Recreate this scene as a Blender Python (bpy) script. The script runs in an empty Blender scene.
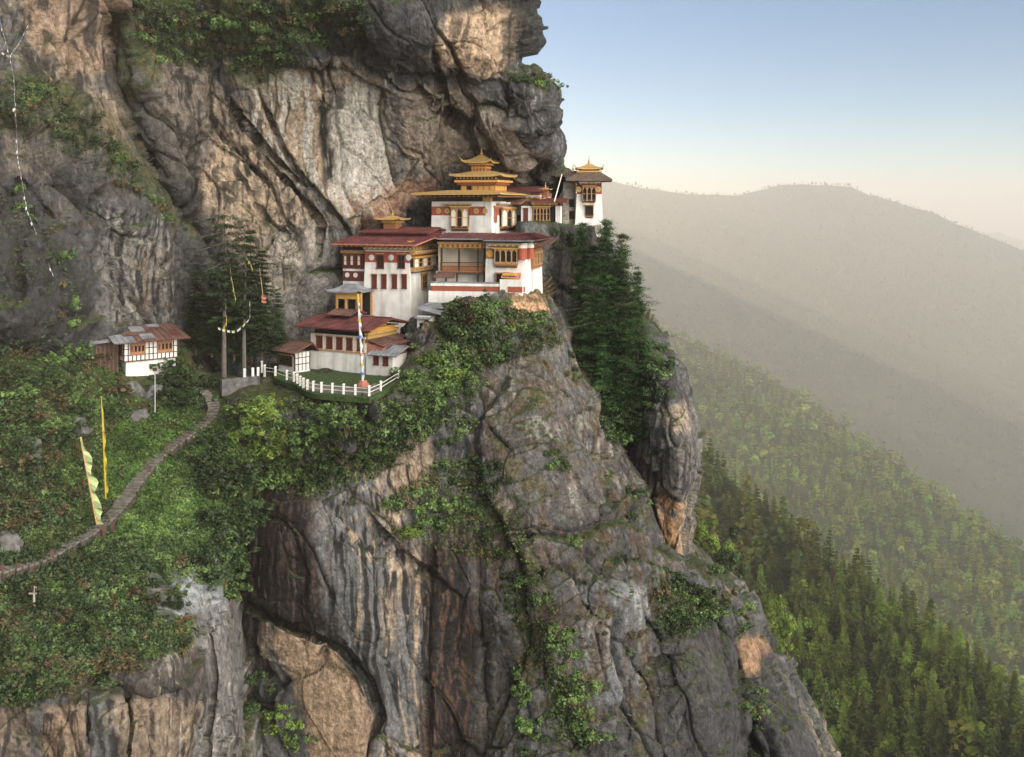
import bpy, math, random
import numpy as np
from mathutils import Vector, Matrix
R = math.radians
SC = bpy.context.scene
COL = SC.collection
rng = np.random.default_rng(7)
random.seed(7)

# ---------------------------------------------------------------- camera
FPX, CX, CY = 1000.0, 512.0, 205.0          # focal length in pixels, principal point in the photograph
cam_d = bpy.data.cameras.new('camera'); cam = bpy.data.objects.new('camera', cam_d); COL.objects.link(cam)
cam.rotation_euler = (R(90), 0, 0)
cam_d.sensor_width = 36.0; cam_d.lens = 36.0 * FPX / 1024.0
cam_d.shift_y = -(378.5 - CY) / 1024.0
cam_d.clip_start = 0.5; cam_d.clip_end = 60000
SC.camera = cam

# ---------------------------------------------------------------- sky and sun
SUN_AZ, SUN_EL = -52.0, 20.0                # degrees; azimuth from the view axis (+Y), negative = to the left
W = bpy.data.worlds.new('World'); SC.world = W; W.use_nodes = True
nt = W.node_tree; nt.nodes.clear()
def WN(t, **k):
    n = nt.nodes.new(t)
    for a, b in k.items(): setattr(n, a, b)
    return n
sky = WN('ShaderNodeTexSky', sky_type='NISHITA', sun_disc=False)
sky.sun_elevation = R(SUN_EL); sky.sun_rotation = R(SUN_AZ); sky.altitude = 3000
sky.air_density = 1.0; sky.dust_density = 0.9; sky.ozone_density = 0.7
bg1 = WN('ShaderNodeBackground'); bg1.inputs['Strength'].default_value = 0.092
nt.links.new(sky.outputs[0], bg1.inputs['Color'])
# added glow in the unseen sky behind and right, warm fill for the foreground
tc = WN('ShaderNodeTexCoord')
dot = WN('ShaderNodeVectorMath', operation='DOT_PRODUCT')
cd = Vector((0.62, -0.62, 0.50)).normalized(); dot.inputs[1].default_value = cd
nt.links.new(tc.outputs['Generated'], dot.inputs[0])
cr = WN('ShaderNodeMapRange', interpolation_type='SMOOTHSTEP')
cr.inputs['From Min'].default_value = 0.66; cr.inputs['From Max'].default_value = 0.97
nt.links.new(dot.outputs['Value'], cr.inputs['Value'])
bg2 = WN('ShaderNodeBackground'); bg2.inputs['Color'].default_value = (1.0, 0.92, 0.81, 1)
SKY_FILL = 5.6
mm = WN('ShaderNodeMath', operation='MULTIPLY'); mm.inputs[1].default_value = SKY_FILL
nt.links.new(cr.outputs[0], mm.inputs[0]); nt.links.new(mm.outputs[0], bg2.inputs['Strength'])
ad = WN('ShaderNodeAddShader'); wo = WN('ShaderNodeOutputWorld')
nt.links.new(bg1.outputs[0], ad.inputs[0]); nt.links.new(bg2.outputs[0], ad.inputs[1]); nt.links.new(ad.outputs[0], wo.inputs['Surface'])

sun_d = bpy.data.lights.new('sun', 'SUN'); sun = bpy.data.objects.new('sun', sun_d); COL.objects.link(sun)
sun_d.energy = 5.0; sun_d.angle = R(0.6); sun_d.color = (1.0, 0.80, 0.58)
sdir = Vector((math.sin(R(SUN_AZ))*math.cos(R(SUN_EL)), math.cos(R(SUN_AZ))*math.cos(R(SUN_EL)), math.sin(R(SUN_EL))))
sun.rotation_euler = sdir.to_track_quat('Z', 'Y').to_euler()

vs = SC.view_settings; vs.view_transform = 'Standard'; vs.look = 'None'; vs.exposure = 0.58; vs.gamma = 1.0; vs.use_curve_mapping = False
SC.render.engine = 'CYCLES'
cy = SC.cycles
cy.max_bounces = 5; cy.diffuse_bounces = 2; cy.glossy_bounces = 1; cy.transmission_bounces = 2; cy.volume_bounces = 1; cy.transparent_max_bounces = 6
cy.use_denoising = True; cy.caustics_reflective = False; cy.caustics_refractive = False
cy.sample_clamp_indirect = 3.0
cy.use_adaptive_sampling = True; cy.adaptive_threshold = 0.02

HAZE_DENSITY = 0.00016
HAZE_TOP = 215.0

# ---------------------------------------------------------------- numpy noise
_perm = rng.permutation(256).astype(np.int32); _perm = np.concatenate([_perm, _perm, _perm])
_g = rng.normal(size=(256, 3)).astype(np.float32); _g /= np.linalg.norm(_g, axis=1)[:, None]
def perlin(p):
    p = p.astype(np.float32); i = np.floor(p).astype(np.int32); f = p - i; i &= 255
    u = f*f*f*(f*(f*6-15)+10)
    out = 0
    for dx in (0, 1):
        a = _perm[i[:, 0]+dx]; wx = u[:, 0] if dx else 1-u[:, 0]
        for dy in (0, 1):
            b = _perm[a + i[:, 1]+dy]; wy = u[:, 1] if dy else 1-u[:, 1]
            for dz in (0, 1):
                g = _g[_perm[b + i[:, 2]+dz]]; wz = u[:, 2] if dz else 1-u[:, 2]
                out = out + wx*wy*wz*(g[:, 0]*(f[:, 0]-dx)+g[:, 1]*(f[:, 1]-dy)+g[:, 2]*(f[:, 2]-dz))
    return out*1.5
def fbm(p, o=4, lac=2.03, gain=.5):
    s = 0; a = 1.0; t = 0
    for k in range(o):
        s = s + a*perlin(p+17.3*k); t += a; a *= gain; p = p*lac
    return s/t
def ridged(p, o=4):
    s = 0; a = 1.0; t = 0
    for k in range(o):
        s = s + a*(1-2*np.abs(perlin(p+9.1*k))); t += a; a *= .5; p = p*2.07
    return s/t
def cells(p, seed=0):
    """nearest and second nearest jittered cell centre: F1, F2, the offset to the centre and three random numbers per cell"""
    p = p.astype(np.float32); i0 = np.floor(p).astype(np.int32); f = p-i0
    n = len(p); d1 = np.full(n, 9., np.float32); d2 = np.full(n, 9., np.float32); off = np.zeros((n, 3), np.float32); h1 = np.zeros(n, np.int32)
    for dx in (-1, 0, 1):
        for dy in (-1, 0, 1):
            for dz in (-1, 0, 1):
                i = (i0+(dx, dy, dz)) & 255
                h = _perm[_perm[_perm[i[:, 0]+seed % 256]+i[:, 1]]+i[:, 2]]
                v = (_g[h]*.45+.5)+(dx, dy, dz)-f
                d = np.einsum('ij,ij->i', v, v)
                c = d < d1
                d2 = np.where(c, d1, np.minimum(d2, d)); d1 = np.where(c, d, d1); h1 = np.where(c, h, h1); off[c] = v[c]
    return np.sqrt(d1), np.sqrt(d2), off, h1
def sstep(a, b, x):
    t = np.clip((x-a)/(b-a), 0, 1); return t*t*(3-2*t)
def lerp(a, b, t): return a+(b-a)*t
def mixc(c, col, w):
    col = np.asarray(col, np.float32); return c+(col-c)*w[:, None]

def at(px, py, Y):
    """the point that stands Y metres ahead of the viewer at this place of the photograph"""
    px, py, Y = np.broadcast_arrays(np.asarray(px, float), np.asarray(py, float), np.asarray(Y, float))
    return np.stack([(px-CX)/FPX*Y, Y, -(py-CY)/FPX*Y], -1)
def pix(p): return CX+p[..., 0]/p[..., 1]*FPX, CY-p[..., 2]/p[..., 1]*FPX

def seg_dist(px, py, poly, closed=False):
    """distance to a polyline, and how far along it the nearest point lies (0..1)"""
    P = np.asarray(poly, float)
    if closed: P = np.vstack([P, P[:1]])
    L = np.hypot(*(P[1:]-P[:-1]).T); acc = np.concatenate([[0], np.cumsum(L)])
    best = np.full(px.shape, 1e9); tt = np.zeros(px.shape); side = np.zeros(px.shape)
    for k in range(len(P)-1):
        a, b = P[k], P[k+1]; d = b-a; l2 = max(d@d, 1e-9)
        t = np.clip(((px-a[0])*d[0]+(py-a[1])*d[1])/l2, 0, 1)
        ex, ey = px-(a[0]+t*d[0]), py-(a[1]+t*d[1]); q = np.hypot(ex, ey)
        c = q < best; best = np.where(c, q, best); tt = np.where(c, (acc[k]+t*L[k])/acc[-1], tt)
        side = np.where(c, np.sign(d[0]*ey-d[1]*ex), side)
    return best, tt, side
def in_poly(px, py, poly):
    P = np.asarray(poly, float); ins = np.zeros(px.shape, bool); j = len(P)-1
    for i in range(len(P)):
        xi, yi = P[i]; xj, yj = P[j]
        ins ^= ((yi > py) != (yj > py)) & (px < (xj-xi)*(py-yi)/((yj-yi) or 1e-9)+xi); j = i
    return ins
def poly_w(px, py, poly, soft=4.0):
    """1 inside a polygon, 0 outside, soft edge"""
    P = np.asarray(poly, float); w = np.zeros(px.shape)
    m = (px > P[:, 0].min()-3*soft) & (px < P[:, 0].max()+3*soft) & (py > P[:, 1].min()-3*soft) & (py < P[:, 1].max()+3*soft)
    if not m.any(): return w
    d, _, _ = seg_dist(px[m], py[m], poly, True); s = np.where(in_poly(px[m], py[m], poly), d, -d)
    w[m] = sstep(-soft, soft, s); return w
def tps(ctrl):
    C = np.array(ctrl, float); n = len(C); X = C[:, :2]/300.0
    def U(r): return np.where(r > 0, r*r*np.log(r+1e-12), 0)
    K = U(np.hypot(X[:, None, 0]-X[None, :, 0], X[:, None, 1]-X[None, :, 1]))+np.eye(n)*0.002
    A = np.zeros((n+3, n+3)); A[:n, :n] = K; A[:n, n] = 1; A[:n, n+1:] = X; A[n, :n] = 1; A[n+1:, :n] = X.T
    w = np.linalg.solve(A, np.concatenate([C[:, 2], np.zeros(3)]))
    def f(px, py):
        x, y = np.asarray(px, float)/300, np.asarray(py, float)/300; s = w[n]+w[n+1]*x+w[n+2]*y
        for i in range(n): s = s+w[i]*U(np.hypot(x-X[i, 0], y-X[i, 1]))
        return s
    return f

# ---------------------------------------------------------------- materials
MATS = {}
def new_mat(name):
    m = bpy.data.materials.new(name); m.use_nodes = True; m.node_tree.nodes.clear(); MATS[name] = m
    T = m.node_tree
    def N(t, **k):
        n = T.nodes.new(t)
        for a, b in k.items():
            if a.startswith('i_'): n.inputs[a[2:].replace('_', ' ')].default_value = b
            else: setattr(n, a, b)
        return n
    def Lk(a, b): T.links.new(a, b)
    return m, N, Lk
def rgb(*c): return (c[0], c[1], c[2], 1.0)
def mat_plain(name, c, rough=.75, var=.12, scale=3.0, metal=0.0, bump=.02, streak=0.0):
    """painted or natural surface: base colour broken up by two noises, faint bump, optional weather streaks"""
    m, N, Lk = new_mat(name)
    tcn = N('ShaderNodeTexCoord'); geo = N('ShaderNodeNewGeometry')
    n1 = N('ShaderNodeTexNoise'); n1.inputs['Scale'].default_value = scale; n1.inputs['Detail'].default_value = 6
    Lk(geo.outputs['Position'], n1.inputs['Vector'])
    mp = N('ShaderNodeMapping'); mp.inputs['Scale'].default_value = (.9, .9, .10); Lk(geo.outputs['Position'], mp.inputs['Vector'])
    n2 = N('ShaderNodeTexNoise'); n2.inputs['Scale'].default_value = 1.2; n2.inputs['Detail'].default_value = 5; Lk(mp.outputs[0], n2.inputs['Vector'])
    r1 = N('ShaderNodeMapRange'); r1.inputs['From Min'].default_value = .3; r1.inputs['From Max'].default_value = .7; r1.inputs['To Min'].default_value = 1-var; r1.inputs['To Max'].default_value = 1+var*.6
    Lk(n1.outputs['Fac'], r1.inputs['Value'])
    r2 = N('ShaderNodeMapRange'); r2.inputs['From Min'].default_value = .48; r2.inputs['From Max'].default_value = .72; r2.inputs['To Min'].default_value = 1; r2.inputs['To Max'].default_value = 1-streak
    Lk(n2.outputs['Fac'], r2.inputs['Value'])
    mu = N('ShaderNodeMath', operation='MULTIPLY'); Lk(r1.outputs[0], mu.inputs[0]); Lk(r2.outputs[0], mu.inputs[1])
    vm = N('ShaderNodeVectorMath', operation='SCALE'); vm.inputs[0].default_value = c; Lk(mu.outputs[0], vm.inputs['Scale'])
    b = N('ShaderNodeBsdfPrincipled'); b.inputs['Roughness'].default_value = rough; b.inputs['Metallic'].default_value = metal
    b.inputs['Specular IOR Level'].default_value = .3
    Lk(vm.outputs[0], b.inputs['Base Color'])
    bp = N('ShaderNodeBump'); bp.inputs['Distance'].default_value = bump; Lk(n1.outputs['Fac'], bp.inputs['Height']); Lk(bp.outputs[0], b.inputs['Normal'])
    o = N('ShaderNodeOutputMaterial'); Lk(b.outputs[0], o.inputs['Surface'])
    return m
def mat_leaf(name, c1, c2, trans=.3, objvar=.25, attr=False, fs=1.3):
    """foliage: two greens mixed by position and by individual, a share of the light passing through"""
    m, N, Lk = new_mat(name)
    geo = N('ShaderNodeNewGeometry'); oi = N('ShaderNodeObjectInfo')
    n1 = N('ShaderNodeTexNoise'); n1.inputs['Scale'].default_value = fs; n1.inputs['Detail'].default_value = 8; n1.inputs['Roughness'].default_value = .75
    Lk(geo.outputs['Position'], n1.inputs['Vector'])
    r1 = N('ShaderNodeMapRange'); r1.inputs['From Min'].default_value = .38; r1.inputs['From Max'].default_value = .62; Lk(n1.outputs['Fac'], r1.inputs['Value'])
    mx = N('ShaderNodeMix', data_type='RGBA'); mx.inputs[6].default_value = rgb(*c1); mx.inputs[7].default_value = rgb(*c2)
    Lk(r1.outputs[0], mx.inputs[0])
    hs = N('ShaderNodeHueSaturation')
    rv = N('ShaderNodeMapRange'); rv.inputs['To Min'].default_value = 1-objvar; rv.inputs['To Max'].default_value = 1+objvar
    Lk(oi.outputs['Random'], rv.inputs['Value']); Lk(rv.outputs[0], hs.inputs['Value'])
    rh = N('ShaderNodeMapRange'); rh.inputs['To Min'].default_value = .485; rh.inputs['To Max'].default_value = .512
    Lk(oi.outputs['Random'], rh.inputs['Value']); Lk(rh.outputs[0], hs.inputs['Hue'])
    Lk(mx.outputs[2], hs.inputs['Color'])
    n0 = N('ShaderNodeTexNoise'); n0.inputs['Scale'].default_value = .22; n0.inputs['Detail'].default_value = 3; Lk(geo.outputs['Position'], n0.inputs['Vector'])
    r0 = N('ShaderNodeMapRange'); r0.inputs['From Min'].default_value = .36; r0.inputs['From Max'].default_value = .64; r0.inputs['To Min'].default_value = .55; r0.inputs['To Max'].default_value = 1.45; Lk(n0.outputs['Fac'], r0.inputs['Value'])
    v0 = N('ShaderNodeVectorMath', operation='SCALE'); Lk(hs.outputs[0], v0.inputs[0]); Lk(r0.outputs[0], v0.inputs['Scale'])
    col = v0.outputs[0]
    if attr:
        at_ = N('ShaderNodeAttribute', attribute_name='tint'); m2 = N('ShaderNodeMix', data_type='RGBA', blend_type='MULTIPLY'); m2.inputs[0].default_value = 1
        Lk(col, m2.inputs[6]); Lk(at_.outputs['Color'], m2.inputs[7]); col = m2.outputs[2]
    d = N('ShaderNodeBsdfPrincipled'); d.inputs['Roughness'].default_value = .6; d.inputs['Specular IOR Level'].default_value = .25; Lk(col, d.inputs['Base Color'])
    t = N('ShaderNodeBsdfTranslucent'); Lk(col, t.inputs['Color'])
    ms = N('ShaderNodeMixShader'); ms.inputs[0].default_value = trans; Lk(d.outputs[0], ms.inputs[1]); Lk(t.outputs[0], ms.inputs[2])
    o = N('ShaderNodeOutputMaterial'); Lk(ms.outputs[0], o.inputs['Surface'])
    return m

def mat_terrain(name, bump=.25, fine=1.0, rough=.85):
    """rock and soil: colour from the mineral map stored on the mesh, broken by grain, with cracks and pits as bump"""
    m, N, Lk = new_mat(name)
    geo = N('ShaderNodeNewGeometry'); a = N('ShaderNodeAttribute', attribute_name='mineral')
    n1 = N('ShaderNodeTexNoise'); n1.inputs['Scale'].default_value = 1.6*fine; n1.inputs['Detail'].default_value = 10; n1.inputs['Roughness'].default_value = .68
    Lk(geo.outputs['Position'], n1.inputs['Vector'])
    mp = N('ShaderNodeMapping'); mp.inputs['Scale'].default_value = (1, 1, .07); Lk(geo.outputs['Position'], mp.inputs['Vector'])
    mp3 = N('ShaderNodeMapping'); mp3.inputs['Scale'].default_value = (1, 1, .55); Lk(geo.outputs['Position'], mp3.inputs['Vector'])
    n2 = N('ShaderNodeTexNoise'); n2.inputs['Scale'].default_value = 1.5*fine; n2.inputs['Detail'].default_value = 8; n2.inputs['Roughness'].default_value = .62; n2.inputs['Distortion'].default_value = .4
    Lk(mp.outputs[0], n2.inputs['Vector'])
    v = N('ShaderNodeTexVoronoi', feature='DISTANCE_TO_EDGE'); v.inputs['Scale'].default_value = .25*fine
    wv = N('ShaderNodeVectorMath', operation='MULTIPLY_ADD'); wv.inputs[1].default_value = (1.6, 1.6, 1.6); Lk(n1.outputs['Color'], wv.inputs[0]); Lk(geo.outputs['Position'], wv.inputs[2])
    Lk(wv.outputs[0], v.inputs['Vector'])
    rc = N('ShaderNodeMapRange'); rc.inputs['From Max'].default_value = .05; Lk(v.outputs['Distance'], rc.inputs['Value'])
    r1 = N('ShaderNodeMapRange'); r1.inputs['From Min'].default_value = .3; r1.inputs['From Max'].default_value = .7; r1.inputs['To Min'].default_value = .38; r1.inputs['To Max'].default_value = 1.7
    Lk(n1.outputs['Fac'], r1.inputs['Value'])
    r2 = N('ShaderNodeMapRange'); r2.inputs['From Min'].default_value = .3; r2.inputs['From Max'].default_value = .7; r2.inputs['To Min'].default_value = .72; r2.inputs['To Max'].default_value = 1.25
    Lk(n2.outputs['Fac'], r2.inputs['Value'])
    n3 = N('ShaderNodeTexNoise'); n3.inputs['Scale'].default_value = 4.5*fine; n3.inputs['Detail'].default_value = 8; n3.inputs['Roughness'].default_value = .78; n3.inputs['Distortion'].default_value = .6
    Lk(mp3.outputs[0], n3.inputs['Vector'])
    r3 = N('ShaderNodeMapRange'); r3.inputs['From Min'].default_value = .36; r3.inputs['From Max'].default_value = .62; r3.inputs['To Min'].default_value = .62; r3.inputs['To Max'].default_value = 1.22
    Lk(n3.outputs['Fac'], r3.inputs['Value'])
    mu0 = N('ShaderNodeMath', operation='MULTIPLY'); Lk(r1.outputs[0], mu0.inputs[0]); Lk(r2.outputs[0], mu0.inputs[1])
    mu = N('ShaderNodeMath', operation='MULTIPLY'); Lk(mu0.outputs[0], mu.inputs[0]); Lk(r3.outputs[0], mu.inputs[1])
    vm = N('ShaderNodeVectorMath', operation='SCALE'); Lk(a.outputs['Color'], vm.inputs[0]); Lk(mu.outputs[0], vm.inputs['Scale'])
    b = N('ShaderNodeBsdfPrincipled'); b.inputs['Roughness'].default_value = rough; b.inputs['Specular IOR Level'].default_value = .25
    Lk(vm.outputs[0], b.inputs['Base Color'])
    h = N('ShaderNodeMath', operation='MULTIPLY_ADD'); h.inputs[1].default_value = -.10; Lk(rc.outputs[0], h.inputs[0]); Lk(n1.outputs['Fac'], h.inputs[2])
    h2 = N('ShaderNodeMath', operation='MULTIPLY_ADD'); h2.inputs[1].default_value = .35; Lk(n3.outputs['Fac'], h2.inputs[0]); Lk(h.outputs[0], h2.inputs[2])
    bp = N('ShaderNodeBump'); bp.inputs['Distance'].default_value = bump*1.6; bp.inputs['Strength'].default_value = 1.0; Lk(h2.outputs[0], bp.inputs['Height']); Lk(bp.outputs[0], b.inputs['Normal'])
    o = N('ShaderNodeOutputMaterial'); Lk(b.outputs[0], o.inputs['Surface'])
    return m

# ---------------------------------------------------------------- meshes from arrays, tagging, copying
def np_mesh(name, V, F, mats, midx=None, smooth=False, attrs=None):
    V = np.asarray(V, np.float32).reshape(-1, 3); F = np.asarray(F, np.int32); k = F.shape[1]
    me = bpy.data.meshes.new(name); me.vertices.add(len(V)); me.vertices.foreach_set('co', V.ravel())
    me.loops.add(F.size); me.loops.foreach_set('vertex_index', F.ravel())
    me.polygons.add(len(F)); me.polygons.foreach_set('loop_start', np.arange(len(F), dtype=np.int32)*k)
    try: me.polygons.foreach_set('loop_total', np.full(len(F), k, np.int32))
    except Exception: pass
    for m in (mats if isinstance(mats, (list, tuple)) else [mats]): me.materials.append(m)
    if midx is not None: me.polygons.foreach_set('material_index', np.asarray(midx, np.int32))
    me.polygons.foreach_set('use_smooth', np.full(len(F), bool(smooth)))
    for an, arr in (attrs or {}).items():
        A = me.attributes.new(an, 'FLOAT_COLOR', 'POINT'); A.data.foreach_set('color', np.concatenate([arr, np.ones((len(arr), 1))], 1).astype(np.float32).ravel())
    me.update(calc_edges=True); me.validate(verbose=False)
    return me
def link(me, name, parent=None, loc=None):
    o = bpy.data.objects.new(name, me); COL.objects.link(o)
    if parent: o.parent = parent
    if loc is not None: o.location = loc
    return o
def tag(o, label=None, cat=None, group=None, kind=None):
    if label: o['label'] = label
    if cat: o['category'] = cat
    if group: o['group'] = group
    if kind: o['kind'] = kind
    return o
def empty(name, loc=(0, 0, 0), rz=0.0):
    o = bpy.data.objects.new(name, None); COL.objects.link(o); o.location = loc; o.rotation_euler = (0, 0, rz); o.empty_display_size = .3; return o
CH = {}
def child(me, name, parent):
    o = link(me, name, parent); CH.setdefault(parent.name, []).append(o); return o
def copy_tree(o, loc, rz=0, s=1.0, label=None):
    c = o.copy(); COL.objects.link(c); c.location = loc; c.rotation_euler = (0, 0, rz); c.scale = (s, s, s) if np.isscalar(s) else s
    if label: c['label'] = label
    for ch in CH.get(o.name, []):
        d = ch.copy(); COL.objects.link(d); d.parent = c
    return c

# z-buffer of the ground and rock, used to stand plants and posts on the surface
ZB = np.full((900, 1200), 1e9); ZOX, ZOY = 80, 60
def zb_add(V, sub=None):
    m = V[:, 1] > 5; px, py = pix(V[m]); xi = np.round(px).astype(int)+ZOX; yi = np.round(py).astype(int)+ZOY
    k = (xi >= 0) & (xi < 1200) & (yi >= 0) & (yi < 900)
    np.minimum.at(ZB, (yi[k], xi[k]), V[m][k, 1])
def zb_fill():
    global ZB
    for _ in range(3):
        P = np.pad(ZB, 1, constant_values=1e9); nb = np.stack([P[1+a:901+a, 1+b:1201+b] for a in (-1, 0, 1) for b in (-1, 0, 1)])
        v = np.where(nb < 1e8, nb, np.nan); med = np.nanmedian(v, axis=0) if False else np.nanmin(v, axis=0)
        ZB = np.where(ZB > 1e8, np.where(np.isnan(med), 1e9, med), ZB)
def hit(px, py):
    Y = ZB[np.clip(np.round(py).astype(int)+ZOY, 0, 899), np.clip(np.round(px).astype(int)+ZOX, 0, 1199)]
    return at(px, py, Y)
def hit1(px, py): return Vector(hit(np.array([px]), np.array([py]))[0])
# ================================================================ THE MOUNTAIN
M_ROCK = mat_terrain('rock', bump=.35)
M_SOIL = mat_terrain('turf_soil', bump=.15, fine=2.0, rough=.95)

GREY = (.098, .097, .096); DARK = (.026, .026, .028); BROWN = (.085, .062, .048); TAN = (.35, .262, .18); ORANGE = (.50, .28, .14)
PALE = (.42, .395, .35); BLUE = (.14, .16, .18); MOSS = (.045, .060, .018); RUST = (.17, .085, .045); BLACK = (.012, .012, .013); TURF = (.035, .058, .014)

def rock_disp(P, amp=1.0):
    """displacement along the normal: leaning slabs cut by joints, then finer blocks, then roughness"""
    q = P+np.stack([fbm(P*.05, 3), fbm(P*.05+40, 3), fbm(P*.05+80, 3)], 1)*6.0
    ang = R(24); ca, sa = math.cos(ang), math.sin(ang)
    qr = np.stack([q[:, 0]*ca+q[:, 2]*sa, q[:, 1], -q[:, 0]*sa+q[:, 2]*ca], 1)
    out = 0
    for (sx, sz, a, seed) in ((12., 30., 1.35, 3), (5.0, 12.0, .42, 19), (1.9, 4.0, .10, 41)):
        s = qr/np.array([sx, sx, sz]); f1, f2, off, h = cells(s, seed)
        tilt = _g[(h*7+seed) % 256]
        plane = (off*tilt).sum(1)*1.4+(_g[(h*13+5) % 256][:, 0])*.5
        gap = np.exp(-((f2-f1)/.035)**2)
        out = out+a*(plane-.9*gap)
    saw = lambda u: u-np.floor(u)
    w1 = fbm(P*.09+300, 3); w2 = fbm(P*.09+400, 3); lo = fbm(P*.22+500, 3)
    out = out+.95*saw((q[:, 2]+.38*q[:, 0])/6.0+.5*lo)*sstep(-.15, .25, w1)
    out = out+1.0*saw((q[:, 0]-.34*q[:, 2])/6.5+.5*lo)*sstep(-.15, .25, w2)
    out = out+.30*saw((q[:, 2]*.8-.6*q[:, 0])/2.1+.4*lo)*sstep(-.05, .3, -w1)+.26*saw((q[:, 0]+.15*q[:, 2])/1.6+.6*lo)*sstep(-.05, .3, -w2)
    out = out+.55*fbm(P*.16, 4)+.28*ridged(P*np.array([.5, .5, .28]), 4)+.07*fbm(P*2.2, 3)
    return out*amp

def base_color(P, N, dark=0.0):
    """mottled gneiss with vertical water stains"""
    n = len(P)
    a = fbm(P*.07, 4); b = fbm(P*.35+50, 4); s = P*np.array([1.1, 1.1, .022])
    st = fbm(s*.55, 5); st2 = fbm(s*1.9+31, 4)
    c = np.tile(np.array(GREY, np.float32), (n, 1))
    c = mixc(c, TAN, sstep(.02, .32, a+.35*b)*.55)
    c = mixc(c, DARK, sstep(.0, .35, -a+.3*b+dark)*.75)
    c = mixc(c, BLACK, sstep(.10, .26, st+.35*a)*.85)
    c = mixc(c, PALE, sstep(.20, .42, -st2)*.22)
    c = mixc(c, BLUE, sstep(.12, .4, fbm(P*.2+90, 3))*.35)
    c = mixc(c, RUST, sstep(.24, .42, fbm(P*.4+140, 3))*.35)
    return c
def moss(c, P, N, w=1.0):
    """lichen, grass and soil on whatever is flat enough to hold it"""
    up = N[:, 2]; k = sstep(.62, .88, up+.30*fbm(P*.5+7, 4))*w
    k2 = sstep(.1, .4, fbm(P*.9+77, 3))
    g = np.asarray(MOSS)[None]+(np.asarray((.085, .062, .025))-np.asarray(MOSS))[None]*k2[:, None]
    return c+(g-c)*np.clip(k, 0, 1)[:, None]

def grid_faces(nr, nc):
    i = np.arange(nr-1)[:, None]*nc+np.arange(nc-1)[None]; i = i.ravel()
    return np.stack([i, i+nc, i+nc+1, i+1], 1)
def grid_normals(G):
    du = np.gradient(G, axis=1); dv = np.gradient(G, axis=0)
    n = np.cross(dv, du); l = np.linalg.norm(n, axis=2, keepdims=True); n = n/np.maximum(l, 1e-9)
    return n
def fine_normals(G):
    return grid_normals(G)

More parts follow.
